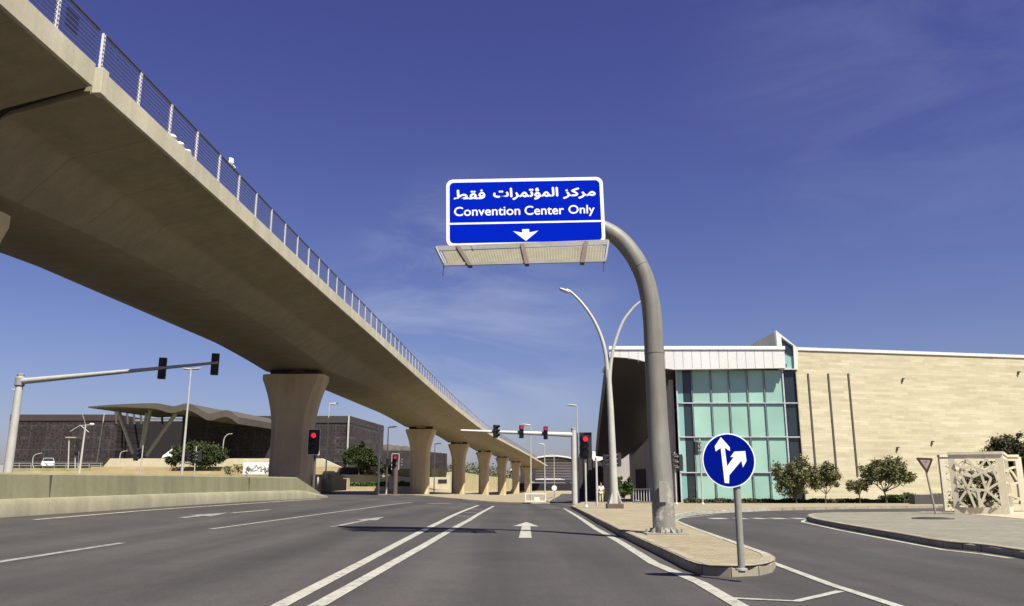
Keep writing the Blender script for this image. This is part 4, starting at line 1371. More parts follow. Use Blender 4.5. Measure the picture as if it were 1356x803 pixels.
# lamp walkway under the board: rails, grating, three brackets, two tube lamps
def lampP(px, py, Y): return P(px, py, Y)
def wk(a, f):   # a along 0..1, f 0 at the board .. 1 at the outer rail
    l0, r0 = lampP(577, 328.5, GYs - 0.05), lampP(806, 319.8, GYs - 0.05)
    l1, r1 = lampP(588, 350.5, GYs - 0.75), lampP(802, 345.0, GYs - 0.75)
    p0, p1 = l0 + (r0 - l0) * a, l1 + (r1 - l1) * a
    return p0 + (p1 - p0) * f
wr = MB()
for f, r_ in ((0.0, 0.035), (0.13, 0.022), (1.0, 0.032)):
    wr.bar(wk(0, f), wk(1, f), r_ * 2, r_ * 2)
wr.bar(wk(0, 0), wk(0, 1), 0.03, 0.05)
wr.bar(wk(1, 0), wk(1, 1), 0.03, 0.05)
wr.build('walkway_frame', M['galv'], gs)
gg = MB()
for k in range(1, 60):
    a = k / 60
    gg.bar(wk(a, 0.24), wk(a, 1), 0.028, 0.010)
for k in range(14):
    f = 0.26 + 0.72 * k / 13
    gg.bar(wk(0.03, f), wk(0.985, f), 0.026, 0.022)
gg.build('walkway_grating', M['mesh'], gs)
for a0_, a1_ in ((0.125, 0.165), (0.498, 0.512), (0.868, 0.850)):
    p0 = wk(a0_, 0.05)
    p1 = wk(a1_, 1.0) + Vector((0, -0.14, -0.13))
    p2 = p1 + Vector((0, 0.0, -0.10))
    MB().prism([p0 + Vector((-0.045, 0, -0.02)), p0 + Vector((0.045, 0, -0.02)), p1 + Vector((0.045, 0, 0)), p1 + Vector((-0.045, 0, 0))], (0, -0.05, 0.05)).build('walkway_bracket', M['brown'], gs)
for a0_, a1_ in ((0.16, 0.27), (0.52, 0.965)):
    MB().tube([wk(a0_, 0.17) + Vector((0, 0, -0.05)), wk(a1_, 0.17) + Vector((0, 0, -0.05))], 0.030, 8).build('tube_lamp', M['tube_white'] if a0_ > 0.3 else M['dark'], gs, smooth=True)
for a0_ in (0.0, 0.99):
    q = wk(a0_, 1.0)
    MB().tube([q, q + Vector((-0.02, 0, -0.26))], 0.012, 6).build('drop_rod', M['dark'], gs)
MB().tube([wk(0.205, -0.03), wk(0.205, 0.3)], 0.02, 6).build('cable_gland', M['black'], gs)

# ------------------------------------------------------------------ blue round direction sign on the island nose
DY = 10.05
db = Vector((X(974.8, DY), DY, T(2.8, DY) + 0.152))
ds = thing('direction_sign', db, "round blue sign with white forked straight-or-right arrow on the island nose", "road sign")
hd = P(964.5, 609.8, DY - 0.04)
topp = P(962.5, 582, DY)
topp.x = db.x + (topp.z - db.z) * 0.005
MB().tube([db - Vector((0, 0, 0.03)), Vector((topp.x, DY, topp.z))], 0.042, 18).build('pole', M['polegrey'], ds, smooth=True)
rd = P(964.5 + 35.3, 609.8, DY - 0.04).x - hd.x
db_ = Board((hd.x, DY - 0.065, hd.z), (1, 0.03, 0.0), (0, 0.0, 1))
def circ(r, n=56): return [(r * cos(2 * pi * k / n), r * sin(2 * pi * k / n)) for k in range(n)]
disc = db_.poly(MB(), circ(rd), -0.016, 0.0).build('disc', M['signwhite'], ds)
db_.poly(MB(), circ(rd * 0.955), 0.0008, 0.003).build('blue_face', M['blue_dark'], disc)
kp = rd / 35.3
def sgn(px, py): return ((px - 259) * 120 / 482 * kp, (203 - py) * 120 / 482 * kp)
left = [(222, 82), (267, 135), (267, 155), (240, 138), (247, 235), (285, 186), (268, 186), (290, 158), (349, 155), (352, 208), (331, 240), (325, 205), (256, 280), (252, 322), (229, 320), (218, 138), (190, 157), (187, 130)]
db_.poly(MB(), [sgn(*q) for q in left], 0.003, 0.0055).build('forked_arrow', M['signwhite'], disc)
bk = MB()
for dz_ in (-0.12, 0.12):
    bk.box((hd.x, DY + 0.008, hd.z + dz_), (0.13, 0.10, 0.035))
bk.build('clamp', M['galv'], ds)
MB().lathe(db - Vector((0, 0, 0.004)), [(0.075, 0), (0.07, 0.02), (0.045, 0.028)], 18).build('pole_collar', M['galv'], ds)

# ------------------------------------------------------------------ give-way triangle
YY = 30.5
yb = Vector((X(1234, YY), YY, T(15, YY) + 0.15))
ys_ = thing('give_way_sign', yb, "red-bordered downward triangle sign with dull pink face on a thin leaning pole", "road sign")
ytip = P(1226.5, 629.5, YY)
MB().tube([yb, ytip + Vector((-0.02, 0, 0.45))], 0.036, 12).build('pole', M['polegrey'], ys_, smooth=True)
tc = P(1225, 614, YY - 0.05)
ybd = Board(tc, (1, -0.05, -0.02), (0.0, 0, 1))
kk = (P(1235, 614, YY).x - P(1215, 614, YY).x) / 20
def tri(s, cut=0.06):
    v = [(-11.6 * kk * s, 7.6 * kk * s), (11.6 * kk * s, 7.0 * kk * s), (1.4 * kk * s, -13.6 * kk * s)]
    o = []
    for i in range(3):
        a, b, c = Vector(v[i - 1]), Vector(v[i]), Vector(v[(i + 1) % 3])
        for d in ((a - b).normalized(), (c - b).normalized()):
            q = b + d * cut
            o.append((q.x, q.y))
    return o
tp_ = ybd.poly(MB(), tri(1.0), -0.02, 0).build('triangle_plate', M['signred'], ys_)
off_in = tri(0.60, 0.03)
ybd.poly(MB(), [(a + 0.01, b + 0.005) for a, b in off_in], 0.002, 0.005).build('sign_face', M['signpink'], tp_)
yw = "\uFE83\uFED3\uFEB4\uFEA2 \uFE8D\uFEDF\uFEC4\uFEAE\uFBFE\uFED6"
yield_ar = "\uFE83\uFED3\uFEB4\uFEA2"
ybd.text("\uFED7\uFED2"[::-1], 0.17, 0.12, 0.0, 0.075, 0.0062, 'lettering', M['dark'], tp_)

# ------------------------------------------------------------------ traffic signals
def head_parts(parent, c, face, scale=1.0, lit=None, backplate=None, arrow_lit=False):
    """three-lens signal head centred on c, lenses towards the angle face (0 = towards -Y, the camera)"""
    c = Vector(c)
    Mx = Matrix.Rotation(face, 3, 'Z')
    def q(x, y, z): return c + Mx @ (Vector((x, y, z)) * scale)
    h = MB().box(q(0, 0.02, 0), Vector((0.34, 0.24, 1.02)) * scale, M=Mx)
    h.box(q(0, 0.16, 0), Vector((0.20, 0.06, 0.8)) * scale, M=Mx)
    hd_ = h.build('signal_head', M['black'], parent, bevel=0.02 * scale)
    if backplate:
        MB().box(q(0, 0.05, 0.0), Vector((0.60, 0.03, 1.30)) * scale, M=Mx).build('backplate', M['black'], hd_)
        bb = MB()
        for s in (-1, 1):
            bb.box(q(s * 0.30, 0.028, 0), Vector((0.03, 0.012, 1.33)) * scale, M=Mx)
            bb.box(q(0, 0.028, s * 0.65), Vector((0.60, 0.012, 0.03)) * scale, M=Mx)
        bb.build('backplate_border', backplate, hd_)
    for k in range(3):
        z = 0.33 - 0.33 * k
        on = lit and k == 0
        mb = MB()
        mb.tube([q(0, -0.10, z), q(0, -0.118, z)], 0.125 * scale, 18)
        mb.build('lens', M[lit] if on else M['lens'], hd_)
        vs_ = MB()
        ring = []
        for y in (-0.10, -0.36):
            ring.append([q(0.145 * cos(a), y + (0.10 if (y < -0.2 and sin(a) < 0) else 0), z + 0.145 * sin(a)) for a in [R(-20 + 220 * j / 12) for j in range(13)]])
        ring2_ = [[p_ + (c + Mx @ Vector((0, 0, z)) * scale - p_) * 0.06 for p_ in r] for r in ring]
        vs_.loft(ring, cap=False, closed=False)
        vs_.loft(ring2_, cap=False, closed=False)
        vs_.loft([ring[1], ring2_[1]], cap=False, closed=False)
        vs_.build('visor', M['black'], hd_)
    return hd_

# left mast arm seen from behind
mY = 50.0
mb_ = Vector((X(9, mY), mY, T(-28, mY)))
lm = thing('signal_mast', mb_, "long pale signal mast at far left, reaching over the left carriageway, two dark heads", "traffic light")
mt = P(24.5, 497, mY)
mt.x = mb_.x
MB().tube([mb_, mt], [0.27, 0.21], 18).build('pole', M['galv_pale'], lm, smooth=True)
a0_ = P(24, 505.5, mY); a0_.x = mb_.x
a1_ = P(288, 480.5, 47.5)
MB().tube([a0_ + (a1_ - a0_) * f for f in (0, 0.3, 0.7, 1)], [0.20, 0.155, 0.105, 0.08], 14).build('arm', M['galv_pale'], lm, smooth=True)
MB().lathe(mt, [(0.23, -0.02), (0.23, 0.05), (0.05, 0.12)], 16).lathe((mb_.x, mY, a0_.z - 0.3), [(0.24, 0), (0.29, 0.06), (0.29, 0.52), (0.24, 0.58)], 16).build('cap', M['galv'], lm)
MB().box((mb_.x - 0.42, mY + 0.1, mb_.z + 0.9), (0.34, 0.4, 1.8)).build('control_cabinet', M['galv_pale'], lm, bevel=0.02)
for px, py in ((213, 487.5), (283, 482)):
    f = (px - 24) / (288 - 24)
    q = a0_ + (a1_ - a0_) * f
    z = P(px, py, q.y).z
    head_parts(lm, (P(px, py, q.y).x, q.y + 0.22, z), pi + R(14), 1.28)

# centre mast arm across the junction, three heads
cY = 65.0
cb_ = Vector((X(760.5, cY), cY, T(5, cY) + 0.1))
cmast = thing('signal_mast', cb_, "white signal mast with three red heads on a straight arm across the junction", "traffic light")
ct = P(758, 568.5, cY); ct.x = cb_.x
MB().tube([cb_, ct], [0.235, 0.20], 18).build('pole', M['galv_pale'], cmast, smooth=True)
c0 = P(757, 576.0, cY); c1 = P(610, 570.2, 63.5)
MB().tube([c0, c0 + (c1 - c0) * 0.5, c1], [0.20, 0.14, 0.085], 14).build('arm', M['galv_pale'], cmast, smooth=True)
MB().lathe(ct, [(0.22, -0.05), (0.22, 0.06), (0.08, 0.12)], 14).build('cap', M['galv'], cmast)
for px, py, fc, lit in ((656.5, 571.5, R(48), None), (690.5, 572, R(8), 'red_dim'), (722.5, 573.5, R(-6), 'red_dim')):
    q = c0 + (c1 - c0) * ((757 - px) / 147)
    h_ = head_parts(cmast, (X(px, q.y - 0.3) if 0 else P(px, py, q.y - 0.3).x, q.y - 0.3, P(px, py, q.y - 0.3).z), fc, 1.0, lit)

def post_signal(px, ybase_off, Y, yhead, scale, label, face=0.0, lit=None, border=None, mat='galv', dx=0.0, zbase=None, heads=None, group=None, ptop=None, r=0.055):
    x = X(px, Y)
    z0 = (T(x, Y) + ybase_off) if zbase is None else zbase
    b = Vector((x, Y, z0))
    t = thing('traffic_signal', b, label, "traffic light", group)
    zt = P(px, ptop if ptop else yhead, Y).z
    MB().tube([b, Vector((x, Y, zt))], r, 12).build('pole', M[mat], t, smooth=True)
    MB().lathe(b, [(r * 2.4, 0), (r * 2.4, 0.03), (r * 1.4, 0.12), (r, 0.14)], 12).build('base', M[mat], t)
    for hx, hy, fc in (heads or [(px + dx, yhead, face)]):
        q = P(hx, hy, Y - 0.15 if not heads else Y)
        head_parts(t, q, fc, scale, lit, border)
    return t
post_signal(775.5, 0.15, 45.5, 590.5, 1.12, "near red traffic signal with black backplate, right of the white mast", R(-3), 'red_on', M['dark'], 'galv_pale')
post_signal(810.5, 0.15, 58, 610, 0.95, "dark two-headed signal post half hidden behind the double street lamp", 0, None, None, 'galv', heads=[(801, 611, R(75)), (819, 609, R(-75))], ptop=600)
post_signal(894.5, 0.15, 58, 612, 1.15, "signal post with two dark side-facing heads just right of the thick curved pole", 0, None, None, 'galv_pale', heads=[(889.5, 611, R(80)), (900, 613, R(-80))], ptop=599)
post_signal(929.0, 0.15, 58, 592, 0.95, "thin signal post with one dark side head, half behind the round blue sign", 0, None, None, 'galv_pale', heads=[(922.5, 594, R(85))], ptop=581)
post_signal(415.5, 0.0, 55.0, 585.5, 1.32, "signal with red arrow and white-edged backplate beside the nearest pier", R(4), 'red_on', M['white'], 'brown', r=0.10)
post_signal(523.5, 0.0, 80, 611.5, 1.18, "white-edged signal cluster with side heads in front of the second pier", 0, 'red_dim', M['white'], 'brown', r=0.24, heads=[(523.5, 611.5, 0)])
sq = bpy.data.objects['traffic_signal.005']
for hx, hy, fc in ((513.5, 613, R(70)), (534.5, 613, R(-70))):
    head_parts(sq, P(hx, hy, 80.3), fc, 0.85)
q = P(518, 643, 79.7)
MB().box(q, (0.5, 0.5, 0.8)).build('control_box', M['black'], sq, bevel=0.03)
post_signal(256.5, 0.0, 78, 604, 1.05, "distant signal post with two dark heads in front of the spreading dark shrub tree", 0, None, None, 'galv_pale', zbase=T(-30, 78) + 0.2, heads=[(250, 604, R(75)), (264, 604.5, R(-75))], ptop=591)
post_signal(185, 0.0, 76, 602, 1.15, "distant signal post with single dark head under the brown building's slanted columns", 0, None, None, 'galv_pale', zbase=T(-35, 76) + 0.2, heads=[(180.5, 602, R(80))], ptop=590)

# white L-shaped covered sign on a post, right of the near signal
wY = 50.0
wb = Vector((X(790, wY), wY, T(5, wY) + 0.15))
wt = thing('covered_sign', wb, "bright white L-shaped covered sign on a thin post, right of the red signal", "sign")
MB().tube([wb, Vector((wb.x, wY, P(790, 606, wY).z))], 0.07, 10).build('post', M['galv_pale'], wt, smooth=True)
lp = [P(a, b, wY) for a, b in ((784.5, 597.5), (788.5, 598.5), (789, 604.5), (798, 605.5), (798, 609), (793, 610.8), (786, 610.5), (784, 607))]
MB().prism(lp, (0, 0.16, 0)).build('panel', M['white'], wt, bevel=0.02)

# back of a round sign behind the barrier end
rY = 58.0
rb = Vector((X(418.5, rY), rY, T(-14, rY)))
rs = thing('round_sign', rb, "grey back of a low round sign leaning beside the nearest pier", "road sign")
rc = P(418.5, 637, rY)
MB().tube([rc + Vector((-0.05, -0.03, 0)), rc + Vector((0.05, 0.03, 0))], 0.46, 28).build('disc', M['greywall'], rs)
MB().tube([rb, Vector((rb.x, rY + 0.08, rc.z + 0.3))], 0.05, 10).build('post', M['galv'], rs)
for v in bpy.data.objects['disc.001'].data.vertices: pass

# round white plate sign far down the road
fY = 100.0
fb_ = Vector((X(734, fY), fY, T(5, fY) + 0.12))
fs_ = thing('round_sign', fb_, "tiny white round sign on a thin post far down the road", "road sign")
MB().tube([fb_, fb_ + Vector((0, 0, 2.4))], 0.05, 8).build('post', M['galv'], fs_)
q = P(734, 646.5, fY - 0.08)
MB().tube([q, q + Vector((0, 0.03, 0))], 0.32, 20).build('disc', M['white'], fs_)

# ------------------------------------------------------------------ street lamps
def cobra(t, c, ang, ln=0.85, s=1.0):
    """flat lamp head pointing along the angle ang (0 = +X)"""
    d = Vector((cos(ang), sin(ang), 0.12)).normalized()
    n = Vector((-sin(ang), cos(ang), 0))
    c = Vector(c)
    rings = []
    for f, w, h in ((0, 0.05, 0.05), (0.25, 0.13, 0.07), (0.6, 0.17, 0.075), (0.9, 0.13, 0.055), (1.0, 0.06, 0.03)):
        o = c + d * ln * f * s
        rings.append([o + n * (w * s * cos(a)) + Vector((0, 0, h * s * sin(a))) for a in [2 * pi * k / 10 for k in range(10)]])
    h = MB().loft(rings).build('lamp_head', M['galv_pale'], t, smooth=True)
    gl = MB().ell(c + d * ln * 0.55 * s - Vector((0, 0, 0.055 * s)), (0.2 * s, 0.13 * s, 0.045 * s), 10, 6)
    gl.build('lamp_glass', M['tube_white'], h, smooth=True)
dY = 41.5
lb = Vector((X(813, dY), dY, T(5, dY) + 0.15))
dl = thing('street_lamp', lb, "tall pale street lamp with two arms curving apart, before the white fascia", "street lamp", "street lamps")
MB().box(lb + Vector((0, 0, 0.12)), (0.84, 0.7, 0.25)).build('plinth', M['brown'], dl, bevel=0.03)
fl_ = MB()
for k in range(4):
    a = R(45 + 90 * k)
    c_, s_ = cos(a), sin(a)
    fl_.prism([lb + Vector((c_ * 0.1, s_ * 0.1, 0.24)), lb + Vector((c_ * 0.46, s_ * 0.46, 0.24)), lb + Vector((c_ * 0.1, s_ * 0.1, 1.0))], Vector((-s_, c_, 0)) * 0.04)
fl_.build('base_fin', M['galv_pale'], dl)
def armpts(lst): return smooth_line([P(a, b, dY) for a, b in lst], 5)
stem = [lb + Vector((0, 0, 0.2)), P(811.5, 610, dY), P(808.5, 540, dY), P(805.5, 490, dY)]
MB().tube(stem, [0.21, 0.19, 0.16, 0.13], 16).build('stem', M['galv_pale'], dl, smooth=True)
la = armpts([(805, 500), (802, 470), (796, 446), (785, 422), (770, 401), (756, 387), (750, 383.5)])
ra = armpts([(807, 505), (809, 480), (814, 455), (824, 428), (836, 411), (845, 402), (851, 398)])
MB().tube(la, [0.115 - 0.06 * i / (len(la) - 1) for i in range(len(la))], 12).build('arm', M['galv_pale'], dl, smooth=True)
MB().tube(ra, [0.105 - 0.055 * i / (len(ra) - 1) for i in range(len(ra))], 12).build('arm', M['galv_pale'], dl, smooth=True)
for a, b in (((754, 387.5), (740.5, 382.5)), ((848, 400), (861, 395))):
    p0, p1 = P(*a, dY), P(*b, dY)
    d = p1 - p0
    rg_ = []
    for f, w, h in ((0, 0.07, 0.06), (0.3, 0.15, 0.09), (0.65, 0.19, 0.10), (0.92, 0.13, 0.07), (1.0, 0.06, 0.03)):
        o = p0 + d * f
        rg_.append([o + Vector((0, w * cos(a_), h * sin(a_))) for a_ in [2 * pi * k / 12 for k in range(12)]])
    h_ = MB().loft(rg_).build('lamp_head', M['galv_pale'], dl, smooth=True)
    MB().ell(p0 + d * 0.6 - Vector((0, 0, 0.05)), (0.14, 0.10, 0.02), 10, 6).build('lamp_glass', M['tube_white'], h_, smooth=True)
def lamp(px, ytop, Y, label, dirs=(0,), r=0.09, zb_=None, ln=0.85, s=1.0):
    x = X(px, Y)
    b = Vector((x, Y, T(x, Y) if zb_ is None else zb_))
    t = thing('street_lamp', b, label, "street lamp", "street lamps")
    zt = P(px, ytop, Y).z
    MB().tube([b, Vector((x, Y, zt))], [r, r * 0.55], 10).build('pole', M['galv_pale'], t, smooth=True)
    for a in dirs:
        cobra(t, (x, Y, zt - 0.02), a, ln, s)
    return t
lamp(240, 489, 74, "tall two-headed street lamp before the brown building's wavy roof", (R(170), R(10)), 0.13, s=1.1)
lamp(4, 516, 95, "slim street lamp at the very left edge of the photo", (R(150),), 0.10)
lamp(431, 535, 96, "straight street lamp just right of the nearest pier", (R(30),), 0.10, s=1.3)
lamp(512, 566, 88, "thin straight street lamp right of the curved one, by the brown building's end", (R(25),), 0.10, s=1.2)
lamp(575, 588, 140, "distant street lamp seen right of the second flared pier", (R(20),), 0.10, s=1.4)
lamp(703, 563, 90, "first distant street lamp left of the white mast, nearest of three in a row", (R(165),), 0.10, s=1.2)
lamp(721.5, 588.5, 125, "second distant street lamp left of the white mast", (R(165),), 0.10, s=1.2)
lamp(734, 603, 165, "third and smallest distant street lamp left of the white mast", (R(165),), 0.10, s=1.2)
lamp(765.5, 537, 80, "tall thin street lamp directly behind the white mast pole", (R(150),), 0.10, s=1.3)
def curved_lamp(px, pts, Y, label, r, zb_=None):
    x = X(px, Y)
    b = Vector((x, Y, T(x, Y) if zb_ is None else zb_))
    t = thing('street_lamp', b, label, "street lamp", "street lamps")
    q = smooth_line([P(a, c, Y) for a, c in pts], 5)
    q[0] = b
    MB().tube([b] + q[1:], r, 10).build('curved_pole', M['galv_pale'], t, smooth=True)
    e = q[-1] - q[-2]
    cobra(t, q[-1], math.atan2(0.0, e.x), 0.6, r * 10)
    return t
curved_lamp(501, [(501, 655), (501.5, 615), (503, 585), (502.5, 572), (498, 564.5), (492, 562.5)], 86, "bent-over street lamp curving left before the brown building's end wall", 0.11)
curved_lamp(295, [(295, 613), (295.5, 592), (297, 581), (301, 576), (304, 575)], 116, "short curved lamp on the ivory parapet, right of the dark shrub tree", 0.07, Zr(620, 116))
curved_lamp(43, [(43, 618), (43.5, 608), (46, 603), (51, 601), (53, 600.5)], 122, "low curved lamp beside the white parked car", 0.06, Zr(620, 122))
curved_lamp(158.5, [(158.5, 610), (159, 603), (161, 599), (166, 597.5)], 122, "small curved lamp left of the slanted white columns", 0.06, Zr(620, 122))

# camera and sensor mast, far left
kY = 100.0
kb = Vector((X(104, kY), kY, Zr(629, kY, 104)))
km = thing('camera_mast', kb, "white mast with crossed arms and small lamp left of the brown building's corner", "mast")
kt = P(108, 563, kY)
kt.x = kb.x + 0.1
MB().tube([kb, kt], [0.14, 0.09], 10).build('pole', M['galv_pale'], km, smooth=True)
MB().tube([kt, P(109, 548, kY)], 0.025, 6).build('antenna', M['galv_pale'], km)
for a, b in (((107, 563), (93, 571.5)), ((107, 564), (120, 562.5)), ((107, 564), (117.5, 572.5))):
    MB().tube([P(*a, kY), P(*b, kY)], 0.05, 6).build('arm', M['galv_pale'], km)
MB().ell(P(121.5, 562, kY), (0.32, 0.2, 0.14), 10, 6).build('camera', M['white'], km, smooth=True)
k2 = Vector((X(88.5, kY), kY, Zr(621, kY, 88)))
kn = thing('sensor_post', k2, "short pale post with flat T-shaped top, left of the crossed-arm mast", "post")
MB().tube([k2, P(91.5, 580, kY)], 0.07, 8).build('pole', M['galv_pale'], kn)
q = P(94, 579.5, kY)
MB().box(q, (1.1, 0.5, 0.1)).build('top_plate', M['galv_pale'], kn)
k3 = Vector((X(101, kY + 2), kY + 2, Zr(620, kY, 101)))
ko = thing('information_board', k3, "tall dark upright board standing behind the crossed-arm mast", "board")
q0, q1 = P(98.5, 603.5, kY + 2), P(106, 581, kY + 2)
MB().box(((q0.x + q1.x) / 2, kY + 2, (q0.z + q1.z) / 2), (q1.x - q0.x, 0.2, q1.z - q0.z)).build('panel', M['black'], ko)
for px in (99.5, 104):
    MB().tube([P(px, 621, kY + 2.1), P(px, 590, kY + 2.1)], 0.06, 6).build('post', M['galv_pale'], ko)
fp = thing('flagpole', Vector((X(126, 135), 135, Zr(612, 135, 126))), "bare white pole against the brown building's left corner", "pole")
f0, f1 = Vector(fp.location), P(134.5, 549, 135)
f1.x = f0.x + 0.3
MB().tube([f0, f1], [0.12, 0.07], 8).build('pole', M['galv_pale'], fp, smooth=True)
MB().ell(f1, (0.12, 0.12, 0.12), 8, 6).build('finial', M['galv_pale'], fp)

# ------------------------------------------------------------------ white gate at the start of the far road
gY = 74.5
ga = Vector((X(709, gY), gY, T(2, gY) + 0.12))
gt = thing('road_gate', ga, "low white barrier gate with a small notice closing the far lane", "gate")
xa, xb = X(696, gY), X(722, gY)
zt = P(709, 654, gY).z
for x in (xa, xb):
    MB().box((x, gY, (ga.z + zt) / 2), (0.07, 0.07, zt - ga.z)).build('post', M['white'], gt)
MB().box(((xa + xb) / 2, gY, zt), (xb - xa + 0.1, 0.06, 0.07)).build('top_rail', M['white'], gt)
MB().box(((xa + xb) / 2, gY, ga.z + 0.12), (xb - xa, 0.07, 0.08)).build('bottom_rail', M['white'], gt)
b_ = MB()
for k in range(1, 14):
    b_.box((xa + (xb - xa) * k / 14, gY + 0.01, (ga.z + zt) / 2), (0.018, 0.018, zt - ga.z - 0.2))
b_.build('infill_bar', M['galv'], gt)
q = P(711, 661.5, gY - 0.08)
MB().box(q, (0.48, 0.03, 0.40)).build('notice', M['white'], gt)

# pedestrian railing by the entrance
pr0, pr1 = Vector((X(838, 66), 66)), Vector((X(863, 63), 63))
pg = thing('pedestrian_railing', Vector((*pr0, T(9, 66) + 0.15)), "grey pedestrian railing between the double lamp and the thick pole", "railing")
for h in (0.12, 1.1):
    MB().bar(Vector((pr0.x, pr0.y, T(9, 66) + 0.15 + h)), Vector((pr1.x, pr1.y, T(11, 63) + 0.15 + h)), 0.07, 0.07).build('rail', M['galv_pale'], pg)
for k in range(8):
    f = k / 7
    q = pr0 + (pr1 - pr0) * f
    z = T(q.x, q.y) + 0.15
    MB().box((q.x, q.y, z + 0.55), (0.05, 0.05, 1.1)).build('post', M['galv_pale'], pg)

# ------------------------------------------------------------------ perforated white screen enclosure, right
eY = 30.6
pA, pB = P(1264, 681, eY), P(1338, 681, eY - 0.9)
zE0 = T(pA.x, eY) + 0.14
zE1 = P(1264, 602.5, eY).z
en = thing('screen_enclosure', Vector((pA.x, eY, zE0)), "cream stone enclosure of openwork geometric screens on the gravel bed", "enclosure")
fx0, fx1 = pA.x, pB.x
dirF = Vector((fx1 - fx0, pB.y - pA.y))
WF = dirF.length
dirF.normalize()
fb2 = Board((fx0, eY, zE0), (dirF.x, dirF.y, 0), (0, 0, 1))
HE = zE1 - zE0
def screen(bd_, w, h, name, parent, segs, rail=0.16, post=(0.20, 0.26), bar=0.20, th=0.14):
    f = MB()
    f.prism([bd_.p(a, b, -th) for a, b in ((0, 0), (post[0], 0), (post[0], h), (0, h))], bd_.n * th)
    f.prism([bd_.p(a, b, -th) for a, b in ((w - post[1], 0), (w, 0), (w, h), (w - post[1], h))], bd_.n * th)
    f.prism([bd_.p(a, b, -th) for a, b in ((post[0], 0), (w - post[1], 0), (w - post[1], rail * 1.6), (post[0], rail * 1.6))], bd_.n * th)
    f.prism([bd_.p(a, b, -th) for a, b in ((post[0], h - rail), (w - post[1], h - rail), (w - post[1], h), (post[0], h))], bd_.n * th)
    fo = f.build(name, M['screen'], parent, bevel=0.006)
    l = MB()
    x0_, x1_, y0_, y1_ = post[0], w - post[1], rail * 1.6, h - rail
    for i, (a, b, c, d, k) in enumerate(segs):
        p0 = bd_.p(x0_ + (x1_ - x0_) * a, y0_ + (y1_ - y0_) * b, -0.07 + 0.0015 * i)
        p1 = bd_.p(x0_ + (x1_ - x0_) * c, y0_ + (y1_ - y0_) * d, -0.07 + 0.0015 * i)
        l.bar(p0, p1, th * 0.6, bar * k, up=bd_.n)
    l.build('lattice', M['screen'], fo)
    return fo
segs = [(0, .92, .40, .62, 1.2), (.0, .62, .30, 1, 1), (.30, 1, .62, .70, 1.3), (.40, .62, .80, 1, 1.2), (.80, 1, .95, .72, 1), (.62, .70, 1, .86, 1), (.95, .72, 1, .55, 1), (.62, .70, .70, .35, 1.4),
        (.40, .62, .25, .38, 1.5), (0, .45, .25, .38, 1.1), (.0, .62, .18, .48, 1), (.25, .38, .70, .35, 1.4), (.70, .35, 1, .50, 1.1), (.70, .35, 1, .12, 1.3), (.25, .38, .0, .12, 1.2), (.25, .38, .38, .0, 1.3),
        (.38, .30, .60, 0, 1.1), (.50, .36, .50, 0, 1.3), (.70, .35, .50, 0, 1.2), (0, .12, .20, 0, 1), (1, .12, .78, 0, 1), (.40, .62, .62, .70, 1.5), (.15, .80, .50, .84, 1.1), (.50, .84, .85, .60, 1), (.85, .60, .70, .35, 1.1), (.25, .38, .12, .70, 1.0), (.12, .70, .40, .62, 1)]
screen(fb2, WF, HE, 'front_screen', en, segs)
dirS = Vector((2.6, 4.0)).normalized()
fbs = Board((pB.x + 0.002, pB.y + 0.002, zE0), (dirS.x, dirS.y, 0), (0, 0, 1))
screen(fbs, 4.2, HE, 'side_screen', en, [(0, .5, 1, .5, 1.4), (0, .95, .3, .5, 1), (.3, .5, .6, .95, 1), (.6, .95, .9, .5, 1), (.1, .5, .4, .05, 1), (.4, .05, .7, .5, 1), (.7, .5, 1, .05, 1), (.25, 1, .25, 0, 1.6), (.5, 1, .5, 0, 1.6), (.75, 1, .75, 0, 1.6), (0, .75, 1, .75, 1.3), (0, .25, 1, .25, 1.3)], bar=0.14)
bxo = Vector((X(1247, eY + 3.2), eY + 3.2))
fbb = Board((bxo.x, bxo.y, zE0), (1, -0.02, 0), (0, 0, 1))
screen(fbb, WF + 1.6, HE, 'back_screen', en, segs, bar=0.11)
tpb = MB()
def toprail(p, q): tpb.bar(Vector((p.x, p.y, zE0 + HE + 0.05)), Vector((q.x, q.y, zE0 + HE + 0.05)), 0.22, 0.10)
toprail(fb2.p(-0.02, 0, -0.07), fb2.p(WF, 0, -0.07))
toprail(fbs.p(0.12, 0, -0.07), fbs.p(4.2, 0, -0.07))
toprail(fbb.p(0, 0, -0.07), fbb.p(WF + 1.5, 0, -0.07))
tpb.build('coping', M['screen'], en)

# dark planter by the stone wall
plx, plY = X(1231, 60), 60
pz0 = T(plx, plY) + 0.15
pp = thing('planter', Vector((plx, plY, pz0)), "long dark rectangular planter before the pale stone wall", "planter")
MB().box((plx, plY, pz0 + 0.33), (X(1258, 60) - X(1205, 60), 0.9, 0.66)).build('trough', M['dark'], pp, bevel=0.02)
MB().box((plx, plY, pz0 + 0.655), (X(1258, 60) - X(1205, 60) - 0.1, 0.76, 0.04)).build('soil', M['dark'], pp)

